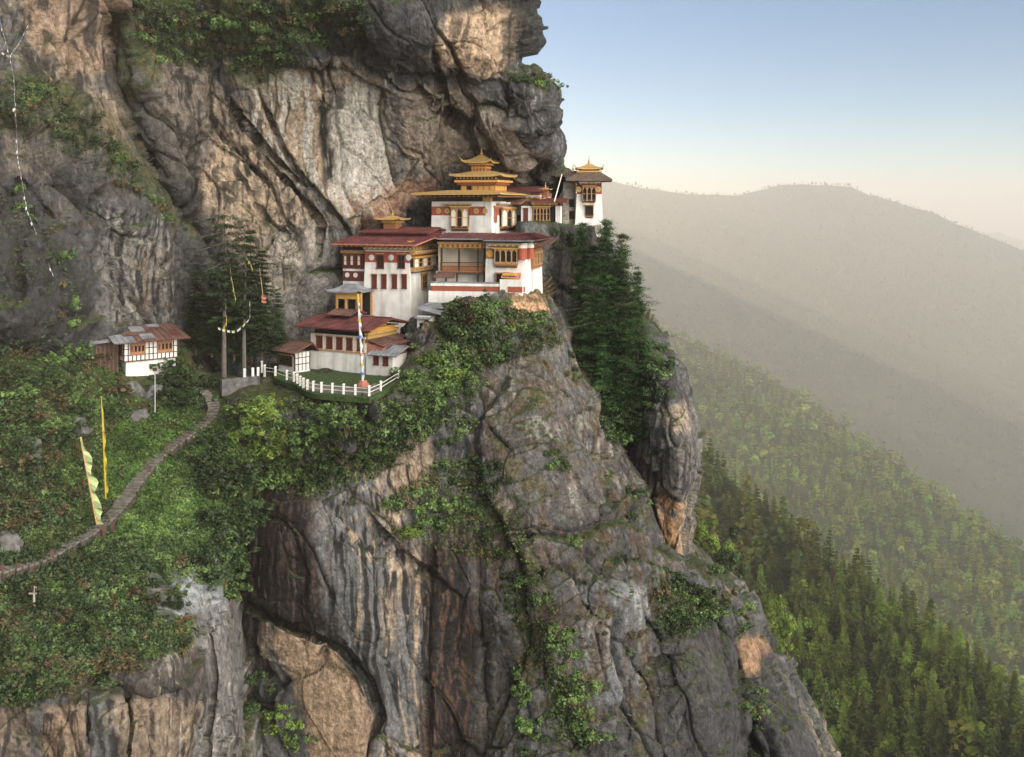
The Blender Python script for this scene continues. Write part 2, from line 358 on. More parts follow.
def rock_mass(name, rows, nx, ny, left, right, ctrl, feats=(), round_l=None, round_r=None, back=(26, 1.8), side_l=True, side_r=True, capslope=.12,
              amp=1.0, ampf=None, colorf=None, mat=None, label=None, pyt=None, cap=14, lean=0.15, mossw=1.0):
    """one mass of rock: a front face between two outlines, rounded edges, flanks and a top that run back into the mountain"""
    py = np.interp(np.linspace(0, 1, ny), *(pyt or ([0, 1], rows)))
    L = np.array(left, float); Rr = np.array(right, float)
    xl = np.interp(py, L[:, 0], L[:, 1]); xr = np.interp(py, Rr[:, 0], Rr[:, 1])
    t = np.linspace(0, 1, nx); PX = xl[:, None]+t[None]*(xr-xl)[:, None]; PY = np.repeat(py[:, None], nx, 1)
    D = tps(ctrl)(PX, PY)
    for f in feats: D = D+f(PX, PY)
    for sd, rd in ((-1, round_l), (1, round_r)):
        if rd:
            w, dep = rd; e = np.clip(((xr[:, None]-PX) if sd > 0 else (PX-xl[:, None]))/w, 0, 1)
            D = D+dep*(1-np.sqrt(np.clip(1-(1-e)**2, 0, 1)))
    G = at(PX, PY, D)
    K, st = back
    step = np.cumsum(st*np.minimum(1.12**np.arange(K), 4))
    parts = []; ppx = []; ppy = []
    if side_l:
        s = G[:, :1]+np.stack([step[::-1]*lean, step[::-1], 0*step], -1)[None]; parts.append(s); ppx.append(np.repeat(PX[:, :1], K, 1)); ppy.append(np.repeat(PY[:, :1], K, 1))
    parts.append(G); ppx.append(PX); ppy.append(PY)
    if side_r:
        s = G[:, -1:]+np.stack([-step*lean, step, 0*step], -1)[None]; parts.append(s); ppx.append(np.repeat(PX[:, -1:], K, 1)); ppy.append(np.repeat(PY[:, -1:], K, 1))
    G = np.concatenate(parts, 1); PXa = np.concatenate(ppx, 1); PYa = np.concatenate(ppy, 1)
    if cap:
        cs = np.cumsum(1.6*np.minimum(1.1**np.arange(cap), 3))[::-1]
        top = G[:1]+np.stack([0*cs, cs, capslope*cs], -1)[:, None]
        G = np.concatenate([top, G], 0); PXa = np.concatenate([np.repeat(PXa[:1], cap, 0), PXa], 0); PYa = np.concatenate([np.repeat(PYa[:1], cap, 0), PYa], 0)
    nr, nc = G.shape[:2]
    Nn = grid_normals(G)
    # smooth the normals a little so that the displacement does not tear at steps
    for _ in range(6):
        Q = np.pad(Nn, ((1, 1), (1, 1), (0, 0)), mode='edge'); Nn = (Q[:-2, 1:-1]+Q[2:, 1:-1]+Q[1:-1, :-2]+Q[1:-1, 2:]+2*Q[1:-1, 1:-1])/6
    Nn /= np.maximum(np.linalg.norm(Nn, axis=2, keepdims=True), 1e-9)
    P = G.reshape(-1, 3); a = rock_disp(P, amp)
    pxf, pyf = PXa.ravel(), PYa.ravel()
    if ampf is not None: a = a*ampf(pxf, pyf)
    P2 = P+Nn.reshape(-1, 3)*a[:, None]
    G2 = P2.reshape(nr, nc, 3); N2 = grid_normals(G2).reshape(-1, 3)
    c = base_color(P2, N2)
    wx = pxf+9*fbm(P2*.25+5, 4)+3.5*fbm(P2*1.1+15, 3); wy = pyf+9*fbm(P2*.25+25, 4)+3.5*fbm(P2*1.1+35, 3)
    if colorf is not None: c = colorf(c, P2, N2, wx, wy, pxf, pyf)
    if mossw: c = moss(c, P2, N2, mossw)
    F = grid_faces(nr, nc)
    me = np_mesh(name, P2, F, mat or M_ROCK, smooth=True, attrs={'mineral': np.clip(c, .004, .9)})
    o = link(me, name); tag(o, kind='structure')
    if label: o['label'] = label
    zb_add(P2)
    return o, G2

def crack(poly, w, d):
    """a joint cut into the rock; width in picture units, depth in metres, tapering at both ends"""
    def f(px, py):
        q, t, s = seg_dist(px, py, poly); return d*np.exp(-(q/w)**2)*np.clip(4*np.minimum(t, 1-t)+.25, 0, 1)
    return f
def overhang(poly, h, L, above=-1, w=2.0):
    """a step: on one side of the line the rock lies h metres deeper and comes forward again over L picture units"""
    def f(px, py):
        q, t, s = seg_dist(px, py, poly); sd = q*s*(-above)
        e = np.clip(5*np.minimum(t, 1-t), 0, 1)
        return h*e*np.where(sd > 0, np.clip(sd/w, 0, 1)*np.exp(-np.maximum(sd-w, 0)/L), 0)
    return f
def bulge(cx, cy_, rx, ry, d, rot=0):
    def f(px, py):
        c, s = math.cos(R(rot)), math.sin(R(rot)); x = (px-cx)*c+(py-cy_)*s; y = -(px-cx)*s+(py-cy_)*c
        return -d*np.exp(-((x/rx)**2+(y/ry)**2))
    return f
def streaks(c, P, wx, wy, poly, col, amount=.8, freq=1.0, thr=.0, seed=0, soft=6):
    w = poly_w(wx, wy, poly, soft); m = w > .01
    if not m.any(): return c
    s = np.zeros(len(c)); Q = P[m]+np.stack([1.6*fbm(P[m]*.12+seed, 3), 0*P[m][:, 0], 0*P[m][:, 0]], 1); s[m] = sstep(thr, thr+.22, fbm(Q*np.array([1.0, 1.0, .022])*freq*(.6+.4*(seed % 2))+seed, 4)+.35*fbm(P[m]*.13+seed+50, 3))
    return mixc(c, col, w*s*amount)

# ---- the great wall behind the monastery
gully = [(100, -60), (128, -5), (112, 40), (118, 80), (132, 130), (150, 170), (172, 208), (196, 240), (222, 268)]
crk = [[(215, 70), (235, 112), (262, 145), (281, 166), (312, 190), (340, 219), (352, 240)],
       [(258, 90), (281, 145), (297, 172), (318, 192)],
       [(255, 140), (272, 165), (290, 184), (308, 205), (322, 224), (318, 262)],
       [(255, 205), (270, 222), (288, 238)],
       [(389, 80), (378, 105), (384, 140), (391, 168), (393, 194)],
       [(430, 30), (438, 70), (446, 110), (470, 135)], [(500, 80), (512, 110), (522, 140), (526, 170)],
       [(150, 150), (165, 128), (190, 120)], [(20, 180), (50, 215), (80, 250), (92, 290)]]
def wall_color(c, P, N, wx, wy, px, py):
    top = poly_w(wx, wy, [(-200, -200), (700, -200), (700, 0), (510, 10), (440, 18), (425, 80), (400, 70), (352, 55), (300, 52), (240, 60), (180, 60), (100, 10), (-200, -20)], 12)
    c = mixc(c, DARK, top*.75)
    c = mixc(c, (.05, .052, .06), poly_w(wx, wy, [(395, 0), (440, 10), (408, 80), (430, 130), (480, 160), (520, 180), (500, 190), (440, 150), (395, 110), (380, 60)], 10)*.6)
    for poly, col, k in [
        ([(230, 62), (262, 58), (352, 62), (385, 85), (392, 160), (392, 200), (352, 224), (318, 190), (290, 165), (262, 118)], TAN, .80),
        ([(214, 120), (262, 150), (300, 190), (330, 225), (300, 290), (268, 300), (240, 260), (196, 205)], TAN, .62),
        ([(140, 60), (205, 66), (250, 150), (240, 190), (205, 200), (160, 170)], TAN, .55),
        ([(448, 14), (505, 8), (512, 40), (505, 74), (470, 76), (440, 68)], (.46, .33, .22), .9),
        ([(20, -10), (118, -10), (120, 30), (104, 72), (70, 78), (40, 60), (22, 30)], (.27, .185, .125), .7),
        ([(86, 92), (112, 90), (135, 150), (150, 185), (120, 170), (96, 130)], TAN, .5),
        ([(395, 84), (470, 90), (520, 130), (545, 150), (520, 190), (440, 170), (400, 150)], (.30, .235, .18), .55),
        ([(330, 86), (372, 80), (388, 150), (388, 196), (346, 216), (334, 190)], PALE, .75),
        ([(84, 240), (120, 236), (160, 246), (168, 290), (150, 325), (90, 320)], PALE, .45),
        ([(120, 240), (152, 238), (160, 262), (140, 312), (120, 318)], TAN, .7),
        ([(262, 232), (330, 222), (372, 232), (372, 262), (335, 300), (290, 320), (262, 290)], (.25, .235, .215), .6),
        ([(344, 198), (395, 182), (440, 182), (440, 196), (398, 204), (372, 228), (350, 224)], (.38, .20, .12), .55),
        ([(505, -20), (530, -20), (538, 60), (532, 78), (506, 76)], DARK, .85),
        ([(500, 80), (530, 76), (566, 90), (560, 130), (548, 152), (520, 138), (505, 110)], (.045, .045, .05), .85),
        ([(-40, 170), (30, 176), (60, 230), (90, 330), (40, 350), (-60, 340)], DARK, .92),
        ([(100, 60), (140, 80), (190, 180), (235, 262), (200, 262), (130, 170)], DARK, .6),
        ([(150, 66), (200, 72), (215, 140), (196, 200), (160, 180), (140, 110)], (.07, .07, .075), .55),
        ([(540, 165), (610, 165), (640, 330), (640, 460), (560, 460), (540, 260)], (.06, .052, .045), .8)]:  # rock under the chapel, its shade put into the dark colour
        c = mixc(c, col, poly_w(wx, wy, poly, 7)*k)
    for poly, col, a, fr, th in [
        ([(10, -20), (120, -20), (110, 110), (20, 110)], BLACK, .7, 1.4, .06),
        ([(150, 60), (300, 60), (330, 220), (230, 260), (180, 180)], BLACK, .65, 1.2, .08),
        ([(236, 60), (392, 66), (392, 200), (352, 224), (262, 150)], PALE, .75, 1.5, .0),
        ([(310, 60), (330, 60), (334, 185), (322, 186), (316, 120)], BLACK, .9, .9, -.15),
        ([(326, 60), (372, 60), (372, 120), (345, 120), (340, 165), (330, 165)], BLACK, .6, 2.0, .0),
        ([(215, 80), (240, 84), (250, 155), (215, 150)], BLACK, .8, 1.6, -.1),
        ([(236, 140), (262, 150), (256, 196), (236, 190)], BLACK, .8, 2.2, -.05),
        ([(95, 200), (165, 220), (170, 325), (95, 325)], BLACK, .85, 2.0, .0),
        ([(95, 200), (165, 220), (170, 325), (95, 325)], PALE, .7, 2.3, .08),
        ([(450, 14), (512, 8), (512, 76), (440, 70)], BLACK, .6, 1.6, .05),
        ([(530, 0), (566, 80), (560, 165), (520, 165), (505, 80)], (.25, .24, .23), .5, 1.8, .1),
        ([(330, 224), (356, 214), (372, 300), (335, 305)], DARK, .6, 1.5, -.1),
        ([(545, 225), (640, 225), (640, 400), (560, 400)], BLACK, .7, 1.5, .0),
        ([(-20, 60), (90, 90), (90, 300), (-20, 300)], DARK, .6, 1.2, .05)]:
        c = streaks(c, P, wx, wy, poly, col, min(1, a*1.2), fr, th-.04, seed=len(poly)*11)
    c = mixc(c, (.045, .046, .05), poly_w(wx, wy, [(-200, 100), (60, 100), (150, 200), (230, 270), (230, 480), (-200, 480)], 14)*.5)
    for poly in ([(-60, 80), (60, 74), (110, 120), (190, 235), (180, 245), (100, 165), (40, 130), (-60, 130)],
                 [(120, -60), (360, -60), (372, 28), (330, 45), (300, 50), (262, 90), (235, 86), (225, 60), (160, 70), (128, 110), (112, 70)],
                 [(508, 74), (552, 72), (566, 94), (556, 98), (530, 84)]):
        w = poly_w(wx, wy, poly, 8); c = mixc(c, MOSS, w*.8*sstep(-.25, .1, fbm(P*.35+3, 4))); c = mixc(c, (.13, .085, .03), w*.5*sstep(.1, .3, fbm(P*.6+63, 3)))
    return c
WALL_CTRL = [(-120, -150, 96), (0, -150, 106), (150, -150, 116), (300, -150, 120), (450, -150, 120), (530, -150, 126),
    (-120, 0, 92), (0, 0, 104), (80, 0, 110), (180, 0, 119), (300, 0, 119), (400, 0, 118), (470, 0, 122), (530, 0, 128),
    (180, 60, 122), (300, 70, 123), (380, 70, 123), (440, 76, 123), (500, 76, 127), (555, 95, 130),
    (-120, 120, 88), (0, 110, 97), (60, 110, 103), (105, 130, 109), (200, 130, 121), (300, 150, 125), (380, 150, 127), (450, 150, 129), (520, 150, 132), (560, 150, 133),
    (-120, 230, 85), (0, 230, 94), (60, 230, 101), (120, 230, 110), (165, 240, 115), (250, 230, 121), (330, 230, 124), (400, 210, 131), (470, 200, 137), (540, 200, 140), (575, 200, 141), (600, 220, 142),
    (-120, 330, 82), (0, 330, 92), (60, 320, 99), (130, 320, 110), (220, 320, 118), (300, 320, 120), (345, 270, 128), (375, 290, 129), (400, 250, 133), (400, 320, 128), (500, 300, 133), (600, 330, 139),
    (-120, 480, 84), (0, 480, 96), (130, 480, 112), (300, 480, 122), (450, 480, 128), (600, 480, 138)]
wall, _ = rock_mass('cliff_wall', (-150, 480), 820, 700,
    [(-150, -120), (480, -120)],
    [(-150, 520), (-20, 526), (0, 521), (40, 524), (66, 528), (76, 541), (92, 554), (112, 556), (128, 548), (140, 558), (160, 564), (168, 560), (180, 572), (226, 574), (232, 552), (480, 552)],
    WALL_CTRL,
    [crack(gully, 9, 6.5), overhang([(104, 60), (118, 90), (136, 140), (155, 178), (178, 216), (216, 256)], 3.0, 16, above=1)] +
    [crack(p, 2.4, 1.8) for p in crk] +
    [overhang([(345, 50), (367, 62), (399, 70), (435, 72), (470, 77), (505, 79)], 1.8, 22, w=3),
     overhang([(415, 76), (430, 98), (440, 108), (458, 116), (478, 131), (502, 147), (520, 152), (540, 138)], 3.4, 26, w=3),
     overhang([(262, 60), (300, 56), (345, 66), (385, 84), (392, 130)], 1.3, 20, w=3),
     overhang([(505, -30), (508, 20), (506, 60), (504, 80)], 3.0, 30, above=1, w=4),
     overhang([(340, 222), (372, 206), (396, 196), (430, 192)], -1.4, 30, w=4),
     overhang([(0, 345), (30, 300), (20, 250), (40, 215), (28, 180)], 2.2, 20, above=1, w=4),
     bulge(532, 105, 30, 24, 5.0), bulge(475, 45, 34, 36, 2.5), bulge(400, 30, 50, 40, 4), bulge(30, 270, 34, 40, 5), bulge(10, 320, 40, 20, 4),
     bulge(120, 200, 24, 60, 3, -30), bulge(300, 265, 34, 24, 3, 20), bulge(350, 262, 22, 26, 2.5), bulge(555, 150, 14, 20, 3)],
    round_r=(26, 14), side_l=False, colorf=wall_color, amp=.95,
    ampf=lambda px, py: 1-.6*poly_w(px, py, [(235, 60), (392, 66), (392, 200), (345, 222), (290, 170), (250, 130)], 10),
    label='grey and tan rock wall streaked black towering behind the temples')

crag, _ = rock_mass('chapel_crag', (227, 470), 160, 260, [(227, 520), (470, 540)], [(227, 598), (300, 600), (400, 632), (470, 648)],
    [(520, 227, 126), (560, 227, 129), (604, 227, 132.5), (520, 300, 127), (560, 300, 132), (606, 300, 135), (560, 470, 133), (645, 470, 136)],
    [bulge(535, 250, 16, 26, 3)], round_r=(12, 6), round_l=(6, 4), colorf=wall_color, amp=.45, capslope=0, label='dark crag under the chapel')

# ---- the pillar the monastery stands on
def pillar_color(c, P, N, wx, wy, px, py):
    for poly, col, k in [
        ([(195, 440), (300, 470), (318, 560), (330, 640), (285, 628), (250, 612), (240, 757), (195, 757)], (.014, .012, .013), .97),  # dark stain, continued into the chasm as shade put into the colour
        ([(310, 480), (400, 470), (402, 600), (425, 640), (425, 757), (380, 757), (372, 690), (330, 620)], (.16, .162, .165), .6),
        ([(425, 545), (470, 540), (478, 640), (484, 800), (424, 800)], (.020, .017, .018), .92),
        ([(395, 436), (425, 426), (436, 470), (420, 500), (392, 498)], TAN, .6),
        ([(372, 470), (402, 470), (408, 520), (380, 530)], TAN, .35),
        ([(480, 350), (545, 330), (575, 400), (600, 520), (560, 520), (500, 480)], (.12, .112, .104), .6),
        ([(585, 590), (640, 585), (662, 640), (655, 680), (615, 650), (590, 630)], (.27, .29, .31), .75),
        ([(480, 560), (520, 600), (540, 760), (470, 760)], (.13, .125, .12), .5),
        ([(512, 290), (545, 285), (552, 312), (525, 318), (505, 305)], (.50, .30, .17), .85),
        ([(380, 590), (396, 590), (398, 640), (386, 650)], TAN, .6),
        ([(445, 385), (475, 380), (480, 430), (450, 440)], (.22, .21, .20), .5),
        ([(280, 630), (300, 636), (334, 652), (358, 684), (376, 715), (364, 760), (366, 800), (322, 800), (307, 715), (291, 676), (270, 640)], (.34, .24, .16), .85),
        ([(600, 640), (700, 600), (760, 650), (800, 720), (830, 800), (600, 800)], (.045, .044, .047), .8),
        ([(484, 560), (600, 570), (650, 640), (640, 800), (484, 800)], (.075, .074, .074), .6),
        ([(738, 638), (756, 640), (758, 674), (740, 676)], (.42, .25, .14), .65),
        ([(560, 640), (600, 620), (640, 690), (600, 700)], (.20, .21, .225), .5)]:
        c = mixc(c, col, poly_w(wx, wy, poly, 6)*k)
    for poly, col, a, fr, th in [
        ([(200, 430), (330, 480), (340, 630), (250, 620), (240, 800), (195, 800)], (.09, .06, .05), .5, 1.6, .05),
        ([(250, 480), (300, 490), (310, 600), (250, 600)], PALE, .35, 2.2, .2),
        ([(320, 470), (420, 440), (440, 560), (425, 800), (380, 800), (350, 650)], BLACK, .75, 1.5, .03),
        ([(340, 470), (425, 430), (425, 800), (370, 800)], TAN, .75, 1.9, .12),
        ([(430, 400), (480, 400), (480, 560), (430, 550)], BLACK, .6, 1.6, .05),
        ([(424, 540), (484, 540), (490, 800), (424, 800)], (.12, .07, .05), .7, 2.6, .1),
        ([(484, 560), (560, 600), (580, 800), (484, 800)], BLACK, .6, 1.4, .08),
        ([(484, 340), (650, 400), (680, 640), (600, 800), (484, 600)], (.10, .065, .045), .55, 1.0, .05),
        ([(484, 340), (650, 400), (680, 640), (600, 800), (484, 600)], PALE, .3, 1.3, .2)]:
        c = streaks(c, P, wx, wy, poly, col, min(1, a*1.2), fr, th-.03, seed=len(poly)*7+3)
    m = poly_w(wx, wy, [(470, 330), (590, 360), (690, 600), (700, 800), (480, 800)], 20)
    c = mixc(c, (.08, .066, .022), m*.65*sstep(.12, .34, fbm(P*.38+201, 4)))
    c = mixc(c, PALE, m*.12*sstep(.2, .36, fbm(P*np.array([2.0, 2.0, .8])+211, 4)))
    return c
PILLAR_CTRL = [(190, 360, 119), (240, 396, 100), (262, 375, 111), (300, 375, 111.5), (370, 375, 111.5), (335, 385, 105), (300, 397, 98.5), (340, 398, 98.2), (370, 398, 98.5), (398, 384, 103), (408, 372, 107), (400, 350, 114), (420, 350, 110), (450, 312, 111), (500, 300, 113.5), (540, 285, 117),
    (190, 440, 112), (240, 440, 101), (300, 440, 99), (370, 440, 98.5), (430, 430, 101), (480, 380, 106), (540, 350, 111), (575, 370, 115),
    (190, 520, 110), (250, 520, 99), (310, 520, 96), (380, 520, 96.5), (440, 520, 99.5), (500, 480, 100), (560, 450, 104), (610, 440, 112),
    (200, 640, 108), (250, 640, 98), (310, 640, 95.5), (380, 640, 95), (450, 640, 100), (500, 620, 97), (570, 600, 97), (640, 600, 101), (700, 600, 106),
    (200, 780, 106), (250, 780, 97), (330, 780, 95), (400, 780, 94.5), (450, 780, 99), (500, 780, 94), (570, 780, 92), (640, 780, 93), (720, 780, 96), (820, 780, 104), (760, 660, 108)]
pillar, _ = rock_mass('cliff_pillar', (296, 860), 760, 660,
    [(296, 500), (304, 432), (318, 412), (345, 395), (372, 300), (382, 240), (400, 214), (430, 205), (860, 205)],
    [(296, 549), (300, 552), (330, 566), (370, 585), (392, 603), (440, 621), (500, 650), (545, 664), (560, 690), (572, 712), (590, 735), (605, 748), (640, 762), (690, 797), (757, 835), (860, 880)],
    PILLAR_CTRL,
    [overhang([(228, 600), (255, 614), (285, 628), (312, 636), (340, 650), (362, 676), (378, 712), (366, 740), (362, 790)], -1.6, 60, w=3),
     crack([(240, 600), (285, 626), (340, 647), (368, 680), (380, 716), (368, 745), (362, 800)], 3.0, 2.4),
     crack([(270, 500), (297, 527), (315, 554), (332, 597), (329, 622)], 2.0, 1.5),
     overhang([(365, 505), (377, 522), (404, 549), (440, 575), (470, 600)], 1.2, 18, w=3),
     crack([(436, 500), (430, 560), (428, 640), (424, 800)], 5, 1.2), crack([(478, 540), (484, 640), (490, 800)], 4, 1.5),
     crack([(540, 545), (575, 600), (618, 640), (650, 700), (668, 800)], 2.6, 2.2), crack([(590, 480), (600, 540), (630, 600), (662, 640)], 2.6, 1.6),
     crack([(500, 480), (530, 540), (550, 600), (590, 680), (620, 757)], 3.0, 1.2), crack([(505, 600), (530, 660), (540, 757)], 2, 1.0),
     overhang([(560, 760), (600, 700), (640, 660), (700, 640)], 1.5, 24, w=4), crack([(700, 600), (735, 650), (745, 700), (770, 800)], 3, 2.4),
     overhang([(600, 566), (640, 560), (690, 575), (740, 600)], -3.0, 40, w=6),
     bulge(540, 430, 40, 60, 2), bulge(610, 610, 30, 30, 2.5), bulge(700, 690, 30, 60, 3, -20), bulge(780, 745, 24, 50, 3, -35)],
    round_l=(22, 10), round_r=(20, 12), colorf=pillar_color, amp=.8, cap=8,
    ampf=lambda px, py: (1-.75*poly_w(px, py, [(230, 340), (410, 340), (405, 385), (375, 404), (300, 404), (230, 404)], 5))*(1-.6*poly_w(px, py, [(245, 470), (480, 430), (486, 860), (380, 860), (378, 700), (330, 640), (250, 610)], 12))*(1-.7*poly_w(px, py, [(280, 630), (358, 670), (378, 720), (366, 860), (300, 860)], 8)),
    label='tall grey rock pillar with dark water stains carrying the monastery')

# ---- the buttress to the right, behind the deep cleft
def butt_color(c, P, N, wx, wy, px, py):
    c = mixc(c, (.20, .185, .17), poly_w(wx, wy, [(600, 430), (700, 400), (705, 570), (640, 560)], 10)*.5)
    c = mixc(c, ORANGE, poly_w(wx, wy, [(649, 498), (664, 490), (682, 500), (684, 540), (676, 574), (660, 566), (648, 520)], 5)*.9*sstep(-.35, 0, fbm(P*.8+9, 4)))
    c = mixc(c, (.36, .28, .2), poly_w(wx, wy, [(664, 405), (684, 405), (686, 430), (668, 430)], 5)*.7)
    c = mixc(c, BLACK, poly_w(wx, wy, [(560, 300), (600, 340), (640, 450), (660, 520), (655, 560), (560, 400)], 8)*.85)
    c = streaks(c, P, wx, wy, [(600, 330), (700, 330), (705, 600), (600, 600)], BLACK, .7, 1.6, .06, 5)
    c = streaks(c, P, wx, wy, [(640, 480), (690, 480), (690, 560), (640, 560)], TAN, .8, 2.2, .05, 15)
    return c
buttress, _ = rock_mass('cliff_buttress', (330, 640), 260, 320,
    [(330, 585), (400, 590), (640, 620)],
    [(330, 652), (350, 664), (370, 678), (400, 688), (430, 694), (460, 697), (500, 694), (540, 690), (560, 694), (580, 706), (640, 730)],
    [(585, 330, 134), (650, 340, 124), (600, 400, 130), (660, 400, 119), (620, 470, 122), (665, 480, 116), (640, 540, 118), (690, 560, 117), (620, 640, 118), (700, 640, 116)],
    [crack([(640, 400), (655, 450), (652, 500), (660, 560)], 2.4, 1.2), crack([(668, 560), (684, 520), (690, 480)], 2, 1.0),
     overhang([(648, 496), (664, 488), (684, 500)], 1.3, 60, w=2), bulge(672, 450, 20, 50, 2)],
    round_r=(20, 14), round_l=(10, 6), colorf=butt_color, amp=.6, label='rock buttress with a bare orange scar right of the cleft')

# ---- the near slope on the left with the path, and the cliff under it
def slope_ground(px, py): return poly_w(px, py, [(-200, 300), (140, 330), (200, 372), (262, 376), (262, 500), (236, 600), (205, 590), (190, 640), (120, 655), (60, 690), (-200, 690)], 10)
def slope_color(c, P, N, wx, wy, px, py):
    g = poly_w(wx, wy, [(-200, 300), (140, 300), (200, 372), (300, 376), (300, 500), (244, 610), (205, 580), (190, 640), (120, 655), (60, 690), (-200, 700)], 12)
    t = np.tile(np.array(TURF, np.float32), (len(c), 1)); t = mixc(t, (.075, .052, .022), sstep(-.05, .3, fbm(P*.3+11, 4))*.8); t = mixc(t, (.05, .10, .02), sstep(.1, .3, fbm(P*.18+61, 3))*.7)
    c = c+(t-c)*g[:, None]
    for poly, col, k in [
        ([(140, 572), (175, 570), (215, 560), (222, 640), (200, 612), (176, 630), (150, 600)], (.36, .38, .41), .85),
        ([(200, 590), (235, 640), (240, 860), (205, 860), (195, 680)], (.18, .175, .17), .8),
        ([(44, 704), (86, 704), (86, 860), (30, 860)], (.30, .21, .14), .7),
        ([(120, 706), (190, 700), (196, 860), (120, 860)], (.27, .20, .14), .6),
        ([(-60, 690), (30, 700), (30, 860), (-60, 860)], (.20, .15, .11), .6),
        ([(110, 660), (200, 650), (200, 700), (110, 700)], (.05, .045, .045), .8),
        ([(10, 450), (40, 450), (40, 480), (10, 478)], (.25, .25, .26), .5)]:
        c = mixc(c, col, poly_w(wx, wy, poly, 5)*k)
    c = streaks(c, P, wx, wy, [(-60, 690), (240, 690), (240, 860), (-60, 860)], BLACK, .8, 2.4, .04, 9)
    c = streaks(c, P, wx, wy, [(150, 650), (240, 600), (240, 860), (150, 860)], PALE, .5, 2.6, .12, 29)
    return c
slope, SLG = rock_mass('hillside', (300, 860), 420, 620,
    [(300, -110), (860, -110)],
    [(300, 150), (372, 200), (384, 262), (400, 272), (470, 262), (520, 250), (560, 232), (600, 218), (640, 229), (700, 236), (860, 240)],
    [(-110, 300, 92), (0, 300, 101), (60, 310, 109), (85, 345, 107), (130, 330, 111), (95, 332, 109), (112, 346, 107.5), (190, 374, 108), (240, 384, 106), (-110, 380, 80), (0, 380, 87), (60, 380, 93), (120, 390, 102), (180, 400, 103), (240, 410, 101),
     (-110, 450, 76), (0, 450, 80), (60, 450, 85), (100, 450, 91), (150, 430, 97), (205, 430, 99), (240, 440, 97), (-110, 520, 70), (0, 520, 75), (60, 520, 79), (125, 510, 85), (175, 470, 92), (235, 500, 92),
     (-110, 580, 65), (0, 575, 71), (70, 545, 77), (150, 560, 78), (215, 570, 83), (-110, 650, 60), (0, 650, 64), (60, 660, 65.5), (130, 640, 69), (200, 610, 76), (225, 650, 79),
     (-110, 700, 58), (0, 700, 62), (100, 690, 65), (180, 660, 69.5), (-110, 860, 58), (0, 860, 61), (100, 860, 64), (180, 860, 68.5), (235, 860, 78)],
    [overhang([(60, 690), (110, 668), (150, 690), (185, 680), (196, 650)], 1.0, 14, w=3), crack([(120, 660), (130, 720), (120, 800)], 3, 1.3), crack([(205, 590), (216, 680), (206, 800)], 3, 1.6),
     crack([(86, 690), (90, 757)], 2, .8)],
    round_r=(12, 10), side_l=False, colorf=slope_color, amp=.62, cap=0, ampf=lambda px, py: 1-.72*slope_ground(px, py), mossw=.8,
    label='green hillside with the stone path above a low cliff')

# ---- level ground of the terrace
def slab(name, outline, z, thick, mat, label=None, n_in=0):
    """a level piece of ground with a depth of its own, outline in metres"""
    import bmesh
    bm = bmesh.new(); vs_ = [bm.verts.new((x, y, z)) for x, y in outline]; f = bm.faces.new(vs_)
    r = bmesh.ops.extrude_face_region(bm, geom=[f]); bmesh.ops.translate(bm, verts=[v for v in r['geom'] if isinstance(v, bmesh.types.BMVert)], vec=(0, 0, -thick))
    bmesh.ops.recalc_face_normals(bm, faces=bm.faces); me = bpy.data.meshes.new(name); bm.to_mesh(me); bm.free(); me.materials.append(mat)
    o = link(me, name); tag(o, label, kind='structure'); return o
# ================================================================ FAR SLOPES
def sheet(name, rows, px_l, px_r, crest, ctrl, nx, ny, amp, sc, label, col=(.030, .040, .012), back=200, k=1.0):
    """a mountainside: rises from the bottom row to its crest line and falls away behind it"""
    C = np.array(crest, float); px = np.linspace(px_l, px_r, nx); top = np.interp(px, C[:, 0], C[:, 1])
    t = np.linspace(0, 1, ny)**1.15; PX = np.repeat(px[None], ny, 0); PY = top[None]+t[:, None]*(rows[1]-top[None])
    D = tps(ctrl)(PX, PY)*k; G = at(PX, PY, D)
    K = 8; s = np.cumsum(np.full(K, back/K))[::-1]; bk = G[:1]+np.stack([0*s, s, -.55*s], -1)[:, None]
    G = np.concatenate([bk, G], 0); nr, nc = G.shape[:2]; P = G.reshape(-1, 3)
    d = fbm(P/sc, 5)*amp+ridged(P/(sc*.5)+5, 4)*amp*.35
    fade = np.ones((nr, nc)); fade[:K] = 1; e = np.zeros((nr, nc)); e[K:] = np.clip(t*14, 0, 1)[:, None]
    P2 = P+np.stack([0*d, .3*d, 1.0*d], 1)*(.3+.7*e.ravel())[:, None]
    c = np.tile(np.array(col, np.float32), (len(P), 1))*(1+.5*fbm(P/sc*3, 3))[:, None]
    me = np_mesh(name, P2, grid_faces(nr, nc), M_SOIL, smooth=True, attrs={'mineral': np.clip(c, .005, .5)})
    o = link(me, name); tag(o, label, kind='structure'); return P2.reshape(nr, nc, 3)[K:]
G1 = sheet('forest_slope', (0, 900), 640, 1110, [(640, 405), (702, 460), (769, 512), (836, 574), (902, 626), (947, 662), (1024, 712), (1110, 770)],
    [(640, 405, 770), (702, 460, 700), (769, 512, 625), (836, 574, 555), (902, 626, 495), (947, 662, 455), (1024, 712, 405), (1110, 770, 360), (640, 600, 600), (720, 600, 545), (790, 680, 470), (850, 757, 430), (950, 757, 405), (1024, 770, 385), (640, 900, 430), (800, 900, 390), (1110, 900, 330)],
    180, 120, 5, 50, 'nearest wooded slope below the cliff', back=160)
